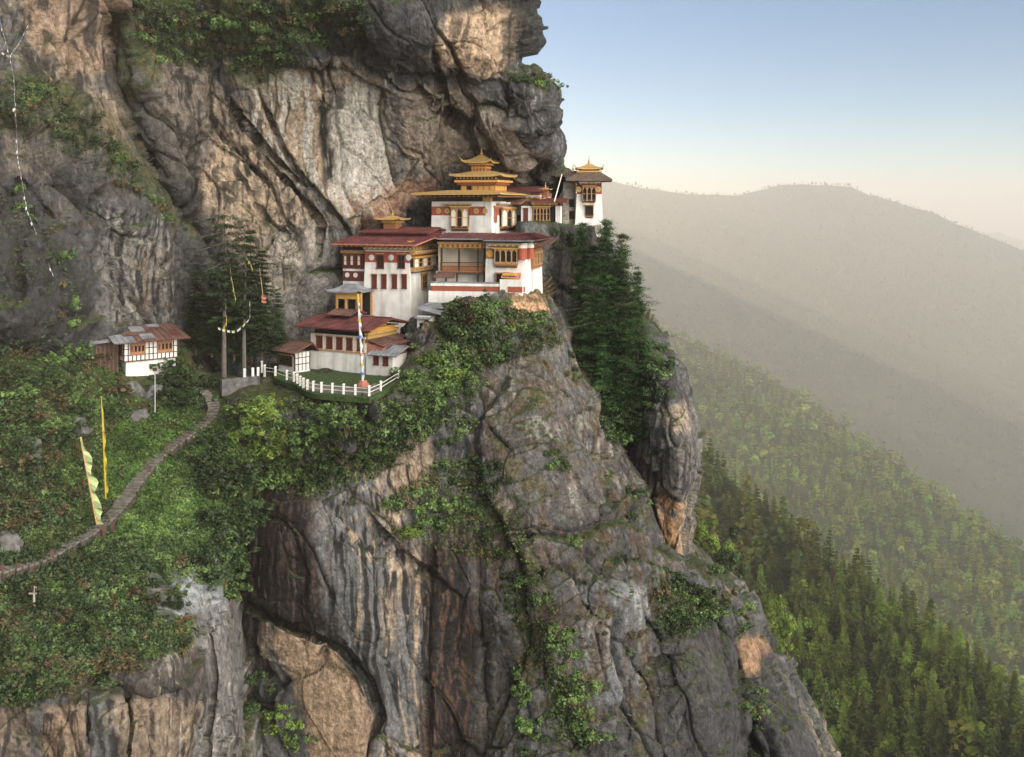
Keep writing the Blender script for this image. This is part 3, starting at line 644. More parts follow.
G2 = sheet('middle_ridge', (0, 800), 560, 1120, [(560, 285), (663, 332), (755, 369), (834, 420), (900, 467), (947, 502), (1024, 551), (1120, 600)],
    [(560, 285, 1480), (663, 332, 1300), (755, 369, 1120), (834, 420, 980), (900, 467, 880), (947, 502, 805), (1024, 551, 715), (1120, 600, 640), (620, 460, 960), (720, 500, 860), (850, 600, 680), (1000, 700, 545), (560, 800, 700), (800, 800, 560), (1120, 800, 460)],
    240, 140, 24, 170, 'middle forested ridge running down to the right', k=2.25)
G3 = sheet('far_mountain', (0, 620), 440, 1160, [(440, 170), (560, 172), (605, 180), (640, 190), (690, 196), (740, 197), (762, 190), (780, 185), (800, 183), (826, 184), (850, 189), (870, 197), (900, 205), (940, 216), (980, 234), (1024, 252), (1160, 300)],
    [(440, 170, 3000), (605, 180, 3000), (740, 197, 3100), (820, 184, 3000), (900, 205, 3000), (1024, 252, 3000), (1160, 300, 3000), (600, 300, 2350), (800, 330, 2300), (1024, 400, 2200), (1160, 420, 2200), (640, 420, 1800), (800, 440, 1850), (950, 520, 1700), (1160, 560, 1600), (440, 620, 1400), (1160, 620, 1500)],
    420, 300, 150, 900, 'far forested mountain under the sky', back=1800, k=2.3)
G4 = sheet('distant_ridge', (0, 330), 880, 1160, [(880, 250), (960, 236), (1000, 232), (1012, 238), (1040, 244), (1160, 262)],
    [(880, 250, 7000), (1000, 232, 7000), (1160, 262, 7000), (1000, 330, 6000), (880, 330, 6000), (1160, 330, 6000)], 60, 30, 30, 600, 'pale distant ridge behind the far mountain', back=900, k=2)
# valley floor under everything
vf = np_mesh('valley_floor', [(-14500, -500, -1600), (14500, -500, -1600), (14500, 15500, -1600), (-14500, 15500, -1600)], [(0, 1, 2, 3)], M_SOIL, attrs={'mineral': np.tile([[.03, .04, .015]], (4, 1))})
tag(link(vf, 'valley_ground'), 'valley floor far below the cliffs', kind='structure')

# unseen ridge added behind the cliff, its crest shaped to cut sun shafts
BLOCKER_ROW = [(150, 290), (470, 286), (500, 800), (820, 700), (870, 262), (1200, 262), (1230, 285), (1650, 280), (1760, 520), (2750, 420), (2820, 208), (5000, 205), (5060, 190), (7200, 188)]
def shaft_blocker():
    y = np.linspace(150, 7200, 420); row = np.interp(y, [q for q, _ in BLOCKER_ROW], [w for _, w in BLOCKER_ROW])+6*fbm(np.stack([y/260, y*0, y*0+3.3], 1), 3); zc = (CY-row)/FPX*y
    prof = [(14, -1600), (9, None), (0, 0), (-14, -6), (-60, -40), (-160, -120), (-420, -330), (-900, -700)]
    P = []
    for dx, dz in prof:
        z = zc*0-1600 if dz == -1600 else (zc*.5-200 if dz is None else zc+dz)
        P.append(np.stack([.028*y+dx, y, np.maximum(z, -1600)], -1))
    P = np.array(P); nr, nc = P.shape[:2]; P = P.reshape(-1, 3); P[:, 2] += 3*fbm(P/25, 3)
    c = np.tile(np.array([[.03, .04, .012]]), (len(P), 1))
    me = np_mesh('sun_blocker_ridge', P, grid_faces(nr, nc), M_SOIL, smooth=True, attrs={'mineral': c}); tag(link(me, 'sun_blocker_ridge'), 'unseen ridge added behind the cliff to cut sun shafts', kind='structure')
shaft_blocker()

# ---- haze
def haze():
    m, N, Lk = new_mat('haze_air')
    v = N('ShaderNodeVolumePrincipled'); v.inputs['Color'].default_value = rgb(.985, .955, .92); v.inputs['Density'].default_value = HAZE_DENSITY; v.inputs['Anisotropy'].default_value = .58
    o = N('ShaderNodeOutputMaterial'); Lk(v.outputs[0], o.inputs['Volume'])
    x0, x1, y0, y1, z0, z1 = -15000, 15000, -600, 16000, -1602, HAZE_TOP
    V = [(x, y, z) for z in (z0, z1) for y in (y0, y1) for x in (x0, x1)]
    F = [(0, 2, 3, 1), (4, 5, 7, 6), (0, 1, 5, 4), (2, 6, 7, 3), (0, 4, 6, 2), (1, 3, 7, 5)]
    tag(link(np_mesh('haze', V, F, m), 'haze'), 'warm morning haze filling the valley', kind='stuff')
haze()
# ================================================================ BUILDING KIT
M_WHITE = mat_plain('whitewash', (.66, .64, .60), .9, .16, .9, streak=.38)
M_CREAM = mat_plain('cream_plaster', (.66, .59, .47), .9, .10, .9, streak=.15)
M_RED = mat_plain('red_ochre_band', (.30, .075, .045), .85, .15, 2, streak=.15)
M_MAROON = mat_plain('maroon_timber', (.115, .028, .022), .7, .2, 2)
M_WOOD = mat_plain('carved_wood', (.27, .125, .055), .65, .3, 5)
M_LWOOD = mat_plain('painted_wood', (.42, .24, .11), .65, .3, 5)
M_DWOOD = mat_plain('dark_wood', (.055, .030, .018), .75, .3, 4)
M_GOLD = mat_plain('gilded_copper', (.56, .37, .14), .42, .15, 3, metal=.45)
M_YEL = mat_plain('ochre_paint', (.50, .28, .065), .6, .2, 5)
M_ROOF = mat_plain('red_metal_roof', (.125, .042, .042), .55, .45, .8, streak=.5)
M_RUST = mat_plain('rusty_roof', (.125, .066, .053), .75, .4, .7, streak=.4)
M_SHEET = mat_plain('grey_metal_roof', (.21, .22, .24), .6, .35, .8, streak=.4)
M_STONE = mat_plain('rubble_stone', (.27, .24, .20), .95, .5, 2.2, bump=.08)
M_PATH = mat_plain('path_stone', (.13, .118, .10), .95, .5, 2.0, bump=.06)
M_SHING = mat_plain('weathered_shingle', (.11, .078, .058), .8, .4, 2)
M_DARKIN = mat_plain('dark_interior', (.012, .010, .009), .9, .2, 1)
M_LITE = mat_plain('paper_panel', (.74, .68, .56), .8, .1, 3)
M_PINK = mat_plain('faded_red', (.42, .16, .11), .85, .25, 2)
M_GRASS0 = mat_plain('lawn', (.032, .060, .014), .95, .5, 3.0, bump=.08)
KM = [M_WHITE, M_CREAM, M_RED, M_MAROON, M_WOOD, M_LWOOD, M_DWOOD, M_GOLD, M_YEL, M_ROOF, M_RUST, M_SHEET, M_STONE, M_PATH, M_DARKIN, M_LITE, M_PINK, M_GRASS0]

class MB:
    """collects faces with a material each, in a local frame; face: F = front, R = right side, L = left side, of a block"""
    def __init__(s, T=None): s.v = []; s.f = []; s.m = []; s.T = T
    def q(s, pts, m):
        i = len(s.v)
        s.v += [tuple(s.T(p)) if s.T else tuple(p) for p in pts]; s.f.append(list(range(i, i+len(pts)))); s.m.append(m); return s
    def hexa(s, b, t, m):
        """b, t: four bottom and four top corners, counter-clockwise from above"""
        s.q([b[3], b[2], b[1], b[0]], m); s.q(t, m)
        for k in range(4): s.q([b[k], b[(k+1) % 4], t[(k+1) % 4], t[k]], m)
        return s
    def box(s, x0, x1, y0, y1, z0, z1, m, tx=0, ty=0, ty1=None):
        ty1 = ty if ty1 is None else ty1
        return s.hexa([(x0, y0, z0), (x1, y0, z0), (x1, y1, z0), (x0, y1, z0)], [(x0+tx, y0+ty, z1), (x1-tx, y0+ty, z1), (x1-tx, y1-ty1, z1), (x0+tx, y1-ty1, z1)], m)
    def cyl(s, p0, p1, r0, r1, m, n=8):
        p0, p1 = Vector(p0), Vector(p1); d = (p1-p0).normalized(); a = d.orthogonal().normalized(); b = d.cross(a)
        A = [p0+(a*math.cos(2*math.pi*k/n)+b*math.sin(2*math.pi*k/n))*r0 for k in range(n)]; B = [p1+(a*math.cos(2*math.pi*k/n)+b*math.sin(2*math.pi*k/n))*r1 for k in range(n)]
        for k in range(n): s.q([A[k], A[(k+1) % n], B[(k+1) % n], B[k]], m)
        s.q(B, m); s.q(A[::-1], m); return s
    def lathe(s, c, prof, m, n=10):
        for (r0, z0), (r1, z1) in zip(prof, prof[1:]):
            for k in range(n):
                a0, a1 = 2*math.pi*k/n, 2*math.pi*(k+1)/n
                s.q([(c[0]+r0*math.cos(a0), c[1]+r0*math.sin(a0), c[2]+z0), (c[0]+r0*math.cos(a1), c[1]+r0*math.sin(a1), c[2]+z0), (c[0]+r1*math.cos(a1), c[1]+r1*math.sin(a1), c[2]+z1), (c[0]+r1*math.cos(a0), c[1]+r1*math.sin(a0), c[2]+z1)], m)
        return s
    def build(s, name, parent=None):
        used = []
        for m in s.m:
            if m not in used: used.append(m)
        me = bpy.data.meshes.new(name); me.from_pydata(s.v, [], s.f); me.update()
        for m in used: me.materials.append(m)
        me.polygons.foreach_set('material_index', [used.index(m) for m in s.m]); me.update()
        return child(me, name, parent) if parent else link(me, name)
class Fr:
    """a building's own frame: x to its right along the front, y back into it, z up; origin on the ray of a picture point"""
    def __init__(s, px, py, Y, deg):
        s.o = Vector(at(px, py, Y)); s.a = R(deg); s.c, s.s_ = math.cos(s.a), math.sin(s.a)
    def ray(s, px, py):
        d = Vector(((px-CX)/FPX, 1, -(py-CY)/FPX)); o = -s.o
        rot = lambda v: Vector((v.x*s.c+v.y*s.s_, -v.x*s.s_+v.y*s.c, v.z)); return rot(o), rot(d)
    def fr(s, px, py, c=0.0):
        o, d = s.ray(px, py); t = (c-o.y)/d.y; p = o+d*t; return p.x, p.z
    def sd(s, px, py, c=0.0):
        o, d = s.ray(px, py); t = (c-o.x)/d.x; p = o+d*t; return p.y, p.z
    def root(s, name, label, cat, group=None):
        e = empty(name, s.o, s.a); return tag(e, label, cat, group)
def face(k, off=(0, 0, 0)):
    ox, oy, oz = off
    if k == 'F': return lambda p: (p[0]+ox, p[1]+oy, p[2]+oz)
    if k == 'R': return lambda p: (-p[1]+ox, p[0]+oy, p[2]+oz)
    return lambda p: (p[1]+ox, -p[0]+oy, p[2]+oz)

def window(root, T, x0, x1, z0, z1, y, fm=None, pm=None, bars=(1, 2), flare=.03, dep=.12, name='window'):
    """recessed pane in a heavy painted frame that widens at the lintel; y is the wall plane (outward is -y)"""
    fm = fm or M_MAROON; pm = pm or M_DARKIN; w = x1-x0; t = min(.13, w*.16)
    b = MB(T); b.box(x0-t, x0, y-dep, y+.02, z0, z1, fm); b.box(x1, x1+t, y-dep, y+.02, z0, z1, fm)
    b.box(x0-t-flare, x1+t+flare, y-dep-.05, y+.02, z1, z1+t*1.6, fm); b.box(x0-t-flare*1.8, x1+t+flare*1.8, y-dep-.12, y+.02, z1+t*1.6+.003, z1+t*2.6, M_LWOOD)
    f = b.build(name, root)
    s = MB(T); s.box(x0-t-.05, x1+t+.05, y-dep-.06, y+.02, z0-.10, z0-.003, fm); s.build('sill', f)
    p = MB(T); p.box(x0, x1, y-.05, y+.02, z0, z1, pm)
    for k in range(1, bars[0]+1):
        if bars[0]: xx = x0+w*k/(bars[0]+1); p.box(xx-.025, xx+.025, y-.09, y-.053, z0, z1, fm)
    for k in range(1, bars[1]+1): zz = z0+(z1-z0)*k/(bars[1]+1); p.box(x0, x1, y-.086, y-.054, zz-.025, zz+.025, fm)
    p.build('pane', f); return f
def bay(root, T, x0, x1, z0, z1, y, n=4, proj=.45, m1=None, m2=None, lights=(), arched=False, split=.45):
    """projecting carved timber bay window: corbelled sill, row of panels, row of openings, cornice"""
    m1 = m1 or M_WOOD; m2 = m2 or M_LWOOD; H = z1-z0; w = x1-x0
    b = MB(T); zc = z0+.14*H; zs = z0+(1-split)*H*.62
    b.box(x0+.10, x1-.10, y-proj*.55, y+.02, z0, z0+.07*H, M_DWOOD); b.box(x0+.03, x1-.03, y-proj*.85, y+.02, z0+.07*H+.002, zc, m1)
    b.box(x0, x1, y-proj, y+.02, zc+.002, zs, m1)
    b.box(x0, x1, y-proj+.16, y+.02, zs+.002, z1-.10*H, M_DARKIN)
    f = b.build('bay_window', root)
    s = MB(T); s.box(x0-.05, x1+.05, y-proj-.05, y-.0, zs-.05, zs+.03, m2)
    k = 0; nn = n
    for i in range(nn):
        a = x0+w*i/nn+.05; c = x0+w*(i+1)/nn-.05; s.box(a, c, y-proj-.03, y-proj-.002, zc+.08, zs-.09, m2)
        s.box(a+.10*w/nn, c-.10*w/nn, y-proj-.05, y-proj-.032, zc+.16, zs-.16, M_DWOOD)
    s.build('panel', f)
    g = MB(T)
    for i in range(nn+1):
        a = x0+w*i/nn; g.box(max(a-.06, x0), min(a+.06, x1), y-proj, y-proj+.16, zs+.032, z1-.10*H, m2)
    zt = z1-.10*H
    g.box(x0, x1, y-proj+.02, y-proj+.14, zs+(zt-zs)*.5-.03, zs+(zt-zs)*.5+.03, m2) if not arched else None
    for i in range(nn):
        a = x0+w*i/nn+.06; c = x0+w*(i+1)/nn-.06; hh = (zt-zs)*.22
        g.q([(a, y-proj+.03, zt), (a, y-proj+.03, zt-hh), (a+(c-a)*.3, y-proj+.03, zt-hh*.35), (a+(c-a)*.5, y-proj+.03, zt-hh*.1)], m2)
        g.q([(c, y-proj+.03, zt), (a+(c-a)*.5, y-proj+.03, zt-hh*.1), (a+(c-a)*.7, y-proj+.03, zt-hh*.35), (c, y-proj+.03, zt-hh)], m2)
    g.build('mullion', f)
    if lights:
        for i in lights:
            p = MB(T); a = x0+w*i/nn+.08; c = x0+w*(i+1)/nn-.08; p.box(a, c, y-proj+.08, y-proj+.14, zs+.05, zt-.05, M_LITE); p.build('pane', f)
    c_ = MB(T); c_.box(x0-.06, x1+.06, y-proj-.08, y+.02, z1-.10*H+.002, z1-.05*H, m1); c_.box(x0-.14, x1+.14, y-proj-.16, y+.02, z1-.05*H+.002, z1, M_YEL)
    nd = max(4, int(w/.28))
    for i in range(nd): a = x0+w*(i+.2)/nd; c_.box(a, a+w/nd*.5, y-proj-.14, y-proj-.082, z1-.11*H, z1-.052*H, m2)
    c_.build('cornice', f); return f
def cornice(root, T, x0, x1, z0, h, y, ms=None, proj=.35, name='cornice', back=.3):
    """stepped frieze of painted boards and beam ends"""
    ms = ms or (M_RED, M_YEL, M_LWOOD); b = MB(T); hh = h/3
    b.box(x0, x1, y-proj*.35, y+back, z0, z0+hh, ms[0]); b.box(x0-.06, x1+.06, y-proj*.7, y+back, z0+hh+.002, z0+2*hh, ms[1]); b.box(x0-.12, x1+.12, y-proj, y+back, z0+2*hh+.002, z0+h, ms[2])
    n = max(4, int((x1-x0)/.34))
    for i in range(n): a = x0+(x1-x0)*(i+.25)/n; b.box(a, a+(x1-x0)/n*.5, y-proj*.72-.06, y-proj*.7-.002, z0+hh*.9, z0+1.8*hh, M_LWOOD if i % 2 else M_WHITE)
    return b.build(name, root)
def disc(root, T, x, z, r, y, m=None, name='medallion'):
    m = m or M_GOLD; b = MB(T); n = 14; P = [(x+r*math.cos(2*math.pi*k/n), z+r*math.sin(2*math.pi*k/n)) for k in range(n)]
    b.q([(a, y-.05, c) for a, c in P], m)
    for k in range(n): a, c = P[k], P[(k+1) % n]; b.q([(c[0], y-.05, c[1]), (a[0], y-.05, a[1]), (a[0], y+.02, a[1]), (c[0], y+.02, c[1])], m)
    b.box(x-r*.35, x+r*.35, y-.08, y-.052, z-r*.35, z+r*.35, M_LWOOD if m is M_GOLD else m); return b.build(name, root)
def panel(b, A, B, C, D, th, m, rib=.55, rh=.05, edge=None):
    """a pitched roof panel: A-B eave, D-C top edge; thickness, standing ribs"""
    A, B, C, D = map(Vector, (A, B, C, D)); n = (B-A).cross(D-A).normalized(); n = n if n.z > 0 else -n
    lo = [p-n*th for p in (A, B, C, D)]; b.q([A, B, C, D], m); b.q(lo[::-1], M_DWOOD)
    pr = [A, B, C, D]
    for k in range(4): b.q([lo[k], lo[(k+1) % 4], pr[(k+1) % 4], pr[k]], edge or m)
    L = (B-A).length; k = max(2, int(L/rib))
    for i in range(k+1):
        t = i/k; p = A.lerp(B, t); q = D.lerp(C, t); e = (B-A).normalized()*.035; t0, t1 = p+n*.002, q+n*.002; t2, t3 = t0+n*rh, t1+n*rh
        b.q([t0-e, t0+e, t1+e, t1-e], m); b.q([t2-e, t2+e, t3+e, t3-e], m); b.q([t0-e, t1-e, t3-e, t2-e], m); b.q([t0+e, t2+e, t3+e, t1+e], m); b.q([t0-e, t2-e, t2+e, t0+e], m)
def gable(root, x0, x1, y0, y1, z, rise, m, ridge='x', th=.16, edge=None, open_=.0, name='roof', at_=.5, skew=0):
    """gable roof over a rectangle of eaves; ridge along x or y; at_ = where the ridge lies"""
    b = MB()
    if ridge == 'x':
        yr = y0+(y1-y0)*at_
        panel(b, (x0, y0, z), (x1, y0, z), (x1, yr, z+rise), (x0, yr, z+rise), th, m, edge=edge)
        panel(b, (x1, y1, z), (x0, y1, z), (x0, yr+.004, z+rise), (x1, yr+.004, z+rise), th, m, edge=edge); b.cyl((x0, yr, z+rise+.03), (x1, yr, z+rise+.03), .09, .09, m, 6)
    else:
        xr = x0+(x1-x0)*at_
        panel(b, (x0, y1, z), (x0, y0, z), (xr, y0, z+rise), (xr, y1, z+rise), th, m, edge=edge)
        panel(b, (x1, y0, z), (x1, y1, z), (xr+.004, y1, z+rise), (xr+.004, y0, z+rise), th, m, edge=edge); b.cyl((xr, y0, z+rise+.03), (xr, y1, z+rise+.03), .09, .09, m, 6)
    return b.build(name, root)
def hip(root, cx, cy_, z, hx, hy, ix, iy, rise, up=.35, th=.22, m=None, under=None, name='roof', k=1.6):
    """pagoda roof: concave slopes, upturned corners, thick gilded rim, timber soffit"""
    m = m or M_GOLD; under = under or M_WOOD; b = MB(); nr, ns = 6, 8
    def pt(side, u, s, dz=0):
        ax, ay = lerp(hx, ix, s), lerp(hy, iy, s); c = [(-1, -1), (1, -1), (1, 1), (-1, 1), (-1, -1)]
        (xa, ya), (xb, yb) = c[side], c[side+1]; x, y = lerp(xa, xb, u)*ax, lerp(ya, yb, u)*ay
        return (cx+x, cy_+y, z+rise*s**k+up*abs(2*u-1)**5*(1-s)**3+dz)
    for sd in range(4):
        for j in range(ns):
            u0, u1 = j/ns, (j+1)/ns
            for i in range(nr): s0, s1 = i/nr, (i+1)/nr; b.q([pt(sd, u0, s0), pt(sd, u1, s0), pt(sd, u1, s1), pt(sd, u0, s1)], m)
            b.q([pt(sd, u0, 0, -th), pt(sd, u1, 0, -th), pt(sd, u1, 0), pt(sd, u0, 0)], m)
            a, c = pt(sd, u0, 0, -th), pt(sd, u1, 0, -th); a2, c2 = pt(sd, u0, .55, 0), pt(sd, u1, .55, 0)
            b.q([(a2[0], a2[1], z-th), (c2[0], c2[1], z-th), c, a], under)
    T = [pt(s, 0, 1) for s in range(4)]; b.q(T, m)
    return b.build(name, root)
def spire(root, x, y, z, h, r, name='finial'):
    b = MB(); b.lathe((x, y, z), [(r*1.3, 0), (r*1.3, h*.08), (r*.5, h*.14), (r*1.1, h*.28), (r*.9, h*.38), (r*.3, h*.44), (r*.55, h*.55), (r*.2, h*.64), (r*.28, h*.72), (.02, h)], M_GOLD); return b.build(name, root)
def hornends(root, cx, cy_, z, hx, hy):
    b = MB()
    for sx in (-1, 1):
        for sy in (-1, 1): b.cyl((cx+sx*(hx-.1), cy_+sy*(hy-.1), z), (cx+sx*(hx+.25), cy_+sy*(hy+.25), z+.45), .07, .02, M_GOLD, 5)
    b.build('corner_horn', root)

# ================================================================ THE MONASTERY
def left_tower():
    F = Fr(411, 330, 118, -20); r = F.root('temple_building', 'white tapered temple block with four red windows in a row under a long red roof', 'temple', 'monastery buildings')
    xl, _ = F.fr(361, 330); yb = F.sd(431, 300)[0]; zt = F.fr(400, 246)[1]; zr0 = F.fr(400, 263)[1]; zr1 = F.fr(400, 252)[1]
    T = face('F'); TR = face('R')
    w = MB(); w.box(xl, 0, 0, yb+3, -1.5, zr0, M_WHITE, tx=.35, ty=.35); w.build('wall', r)
    b = MB(); b.box(xl+.33, -.33, .33, yb+2.7, zr0+.002, zr1, M_RED); b.box(xl+.36, -.36, .36, yb+2.6, zr1+.002, zt, M_WHITE); b.build('red_band', r)
    tp = lambda z: .35*(z+1.5)/(zr0+1.5)
    for a, c in ((371.8, 375.4), (381.5, 385.1), (391.9, 395.6), (401.8, 405.4)):
        x0, z0 = F.fr(a, 288); x1, z1 = F.fr(c, 275.5); window(r, T, x0, x1, z0, z1, tp(z0), pm=M_MAROON, bars=(1, 2))
    for a, c in ((376.5, 382), (397.5, 403)):
        x0, z0 = F.fr(a, 268); x1, z1 = F.fr(c, 256); window(r, T, x0, x1, z0, z1, .33, pm=M_DARKIN, bars=(1, 1))
    for a in (370.3, 389.8, 407.5): x, z = F.fr(a, 257.6); disc(r, T, x, z, .36, .33, M_WHITE)
    cornice(r, T, xl+.25, -.2, zr1+.15, .5, .36, (M_LWOOD, M_WHITE, M_WOOD), .3)
    # right face: ochre frieze, bay with pale panels, small window
    y0 = F.sd(414, 260)[0]
    za, zb_ = F.sd(425, 271.5)[1], F.sd(425, 255.5)[1]
    bay(r, face('R', (-.33, 0, 0)), .45, yb+.9, za, zb_, 0, n=5, proj=.6, lights=(0, 2, 4), m1=M_LWOOD)
    zc = F.sd(425, 254)[1]; cornice(r, face('R', (-.33, 0, 0)), .3, yb+1.2, zc, .5, -.0, (M_YEL, M_GOLD, M_YEL), .75, 'frieze', back=0)
    zd = F.sd(425, 248.5)[1]; f = MB(face('R', (-.33, 0, 0)))
    ze = F.sd(425, 240)[1]; f.box(.3, yb+1.0, -.35, .3, zd, ze, M_YEL); n = 7
    for i in range(n+1): xx = .3+(yb+.7)*i/n; f.box(xx-.05, xx+.05, -.42, -.352, zd, ze, M_WOOD)
    f.box(.25, yb+1.05, -.43, -.352, (zd+ze)/2-.04, (zd+ze)/2+.04, M_WOOD); f.build('ochre_panel', r)
    z0, z1 = F.sd(425, 288)[1], F.sd(425, 275)[1]; window(r, face('R', (-.12, 0, 0)), yb*.60, yb*.60+1.15, z0, z1, 0, pm=M_DARKIN, bars=(1, 1), fm=M_WOOD)
    # the wide low roof over tower, gallery and left wing
    ze = F.fr(395, 243.5)[1]; xe0 = F.fr(331, 243.5, -1.2)[0]
    gable(r, xe0, 1.2, -1.3, 9.5, ze-.05, .72, M_ROOF, 'x', th=.18, edge=M_PINK, at_=.5)
    s = MB(); s.box(xe0+.8, .9, -.6, 6.5, zt+.002, ze-.2, M_DWOOD)
    for i in range(16): xx = xe0+.6+i*(1.3-xe0-.6)/16; s.box(xx, xx+.12, -1.15, .2, ze-.42, ze-.24, M_WOOD)
    s.build('rafters', r)
    # upper roof tier and its gilded lantern
    z2 = F.fr(400, 233, 4.5)[1]; xa = F.fr(361, 231, 4.5)[0]
    gable(r, xa, .6, 3.8, 10.5, z2+.1, .5, M_ROOF, 'x', th=.16, edge=M_MAROON)
    l = MB(); l.box(xa+.6, 0, 4.6, 9, ze-.2, z2+.1, M_MAROON); l.build('upper_wall', r)
    cx_, _ = F.fr(392.5, 225, 6.8); zl0 = F.fr(392, 229, 6.8)[1]; zl1 = F.fr(392, 219, 6.8)[1]
    l = MB(); l.box(cx_-.85, cx_+.85, 6.0, 7.7, zl0-.3, zl1-.25, M_WOOD); l.box(cx_-1.05, cx_+1.05, 5.8, 7.9, zl1-.45, zl1-.2, M_YEL); l.build('lantern', r)
    hip(r, cx_, 6.85, zl1, 1.75, 1.7, .3, .3, .42, .16, .12); spire(r, cx_, 6.85, zl1+.4, .75, .14)
left_tower()

def left_wing():
    F = Fr(364, 300, 121.5, -20); r = F.root('temple_building', 'shaded maroon wing with three pale windows squeezed between rock and white tower', 'temple', 'monastery buildings')
    xl = F.fr(343, 260)[0]; T = face('F'); z = lambda row: F.fr(352, row)[1]
    w = MB(); w.box(xl, 1.5, 0, 5, z(300), z(281), M_WHITE); w.box(xl, 1.5, -.05, 5, z(281)+.002, z(271), M_MAROON); w.box(xl, 1.5, -.02, 5, z(271)+.002, z(268.6), M_WHITE); w.box(xl, 1.5, -.1, 5, z(268.6)+.002, z(252), M_MAROON); w.box(xl-.4, 1.5, .6, 5, z(252)+.002, z(243), M_DWOOD)
    w.build('wall', r)
    for a in (346, 352.5, 359.5): x0 = F.fr(a-1.3, 260)[0]; x1 = F.fr(a+1.3, 260)[0]; window(r, T, x0, x1, z(264.8), z(256), -.1, pm=M_LITE, bars=(0, 1), dep=.1)
    for a in (347.5, 355.8): disc(r, T, F.fr(a, 275)[0], z(275), .3, -.05, M_WHITE)
    l = MB(); l.box(xl-.15, 1.5, -.35, -.102, z(252)-.15, z(252)+.25, M_LWOOD); l.build('ledge', r)
left_wing()

def pavilion():
    F = Fr(357, 318, 117.5, -20); r = F.root('porch_pavilion', 'small open porch with grey curved roof and ochre frieze beside the white tower', 'pavilion')
    z = lambda row: F.fr(350, row)[1]; x = lambda p: F.fr(p, 300)[0]
    hip(r, (x(327)+x(363))/2, 1.4, z(291.5), (x(363)-x(327))/2, 2.1, .7, .2, .8, .22, .12, m=M_SHEET, under=M_DWOOD)
    b = MB()
    for p in (337, 346, 361):
        for yy in (0, 2.6): b.box(x(p)-.11, x(p)+.11, yy-.11, yy+.11, z(320)-1.5, z(292), M_LWOOD)
    b.build('post', r)
    c = MB(); c.box(x(337), x(361), -.14, .14, z(299), z(293), M_YEL); c.box(x(337), x(361), -.2, -.142, z(295.4), z(294), M_GOLD); c.box(x(336), x(361), 2.5, 2.7, z(320)-1, z(294), M_DARKIN); c.build('frieze', r)
    q = MB(); q.box(x(336)-.4, x(361)+.4, -.4, 3.0, z(320)-3, z(317), M_STONE); q.build('plinth', r)
pavilion()

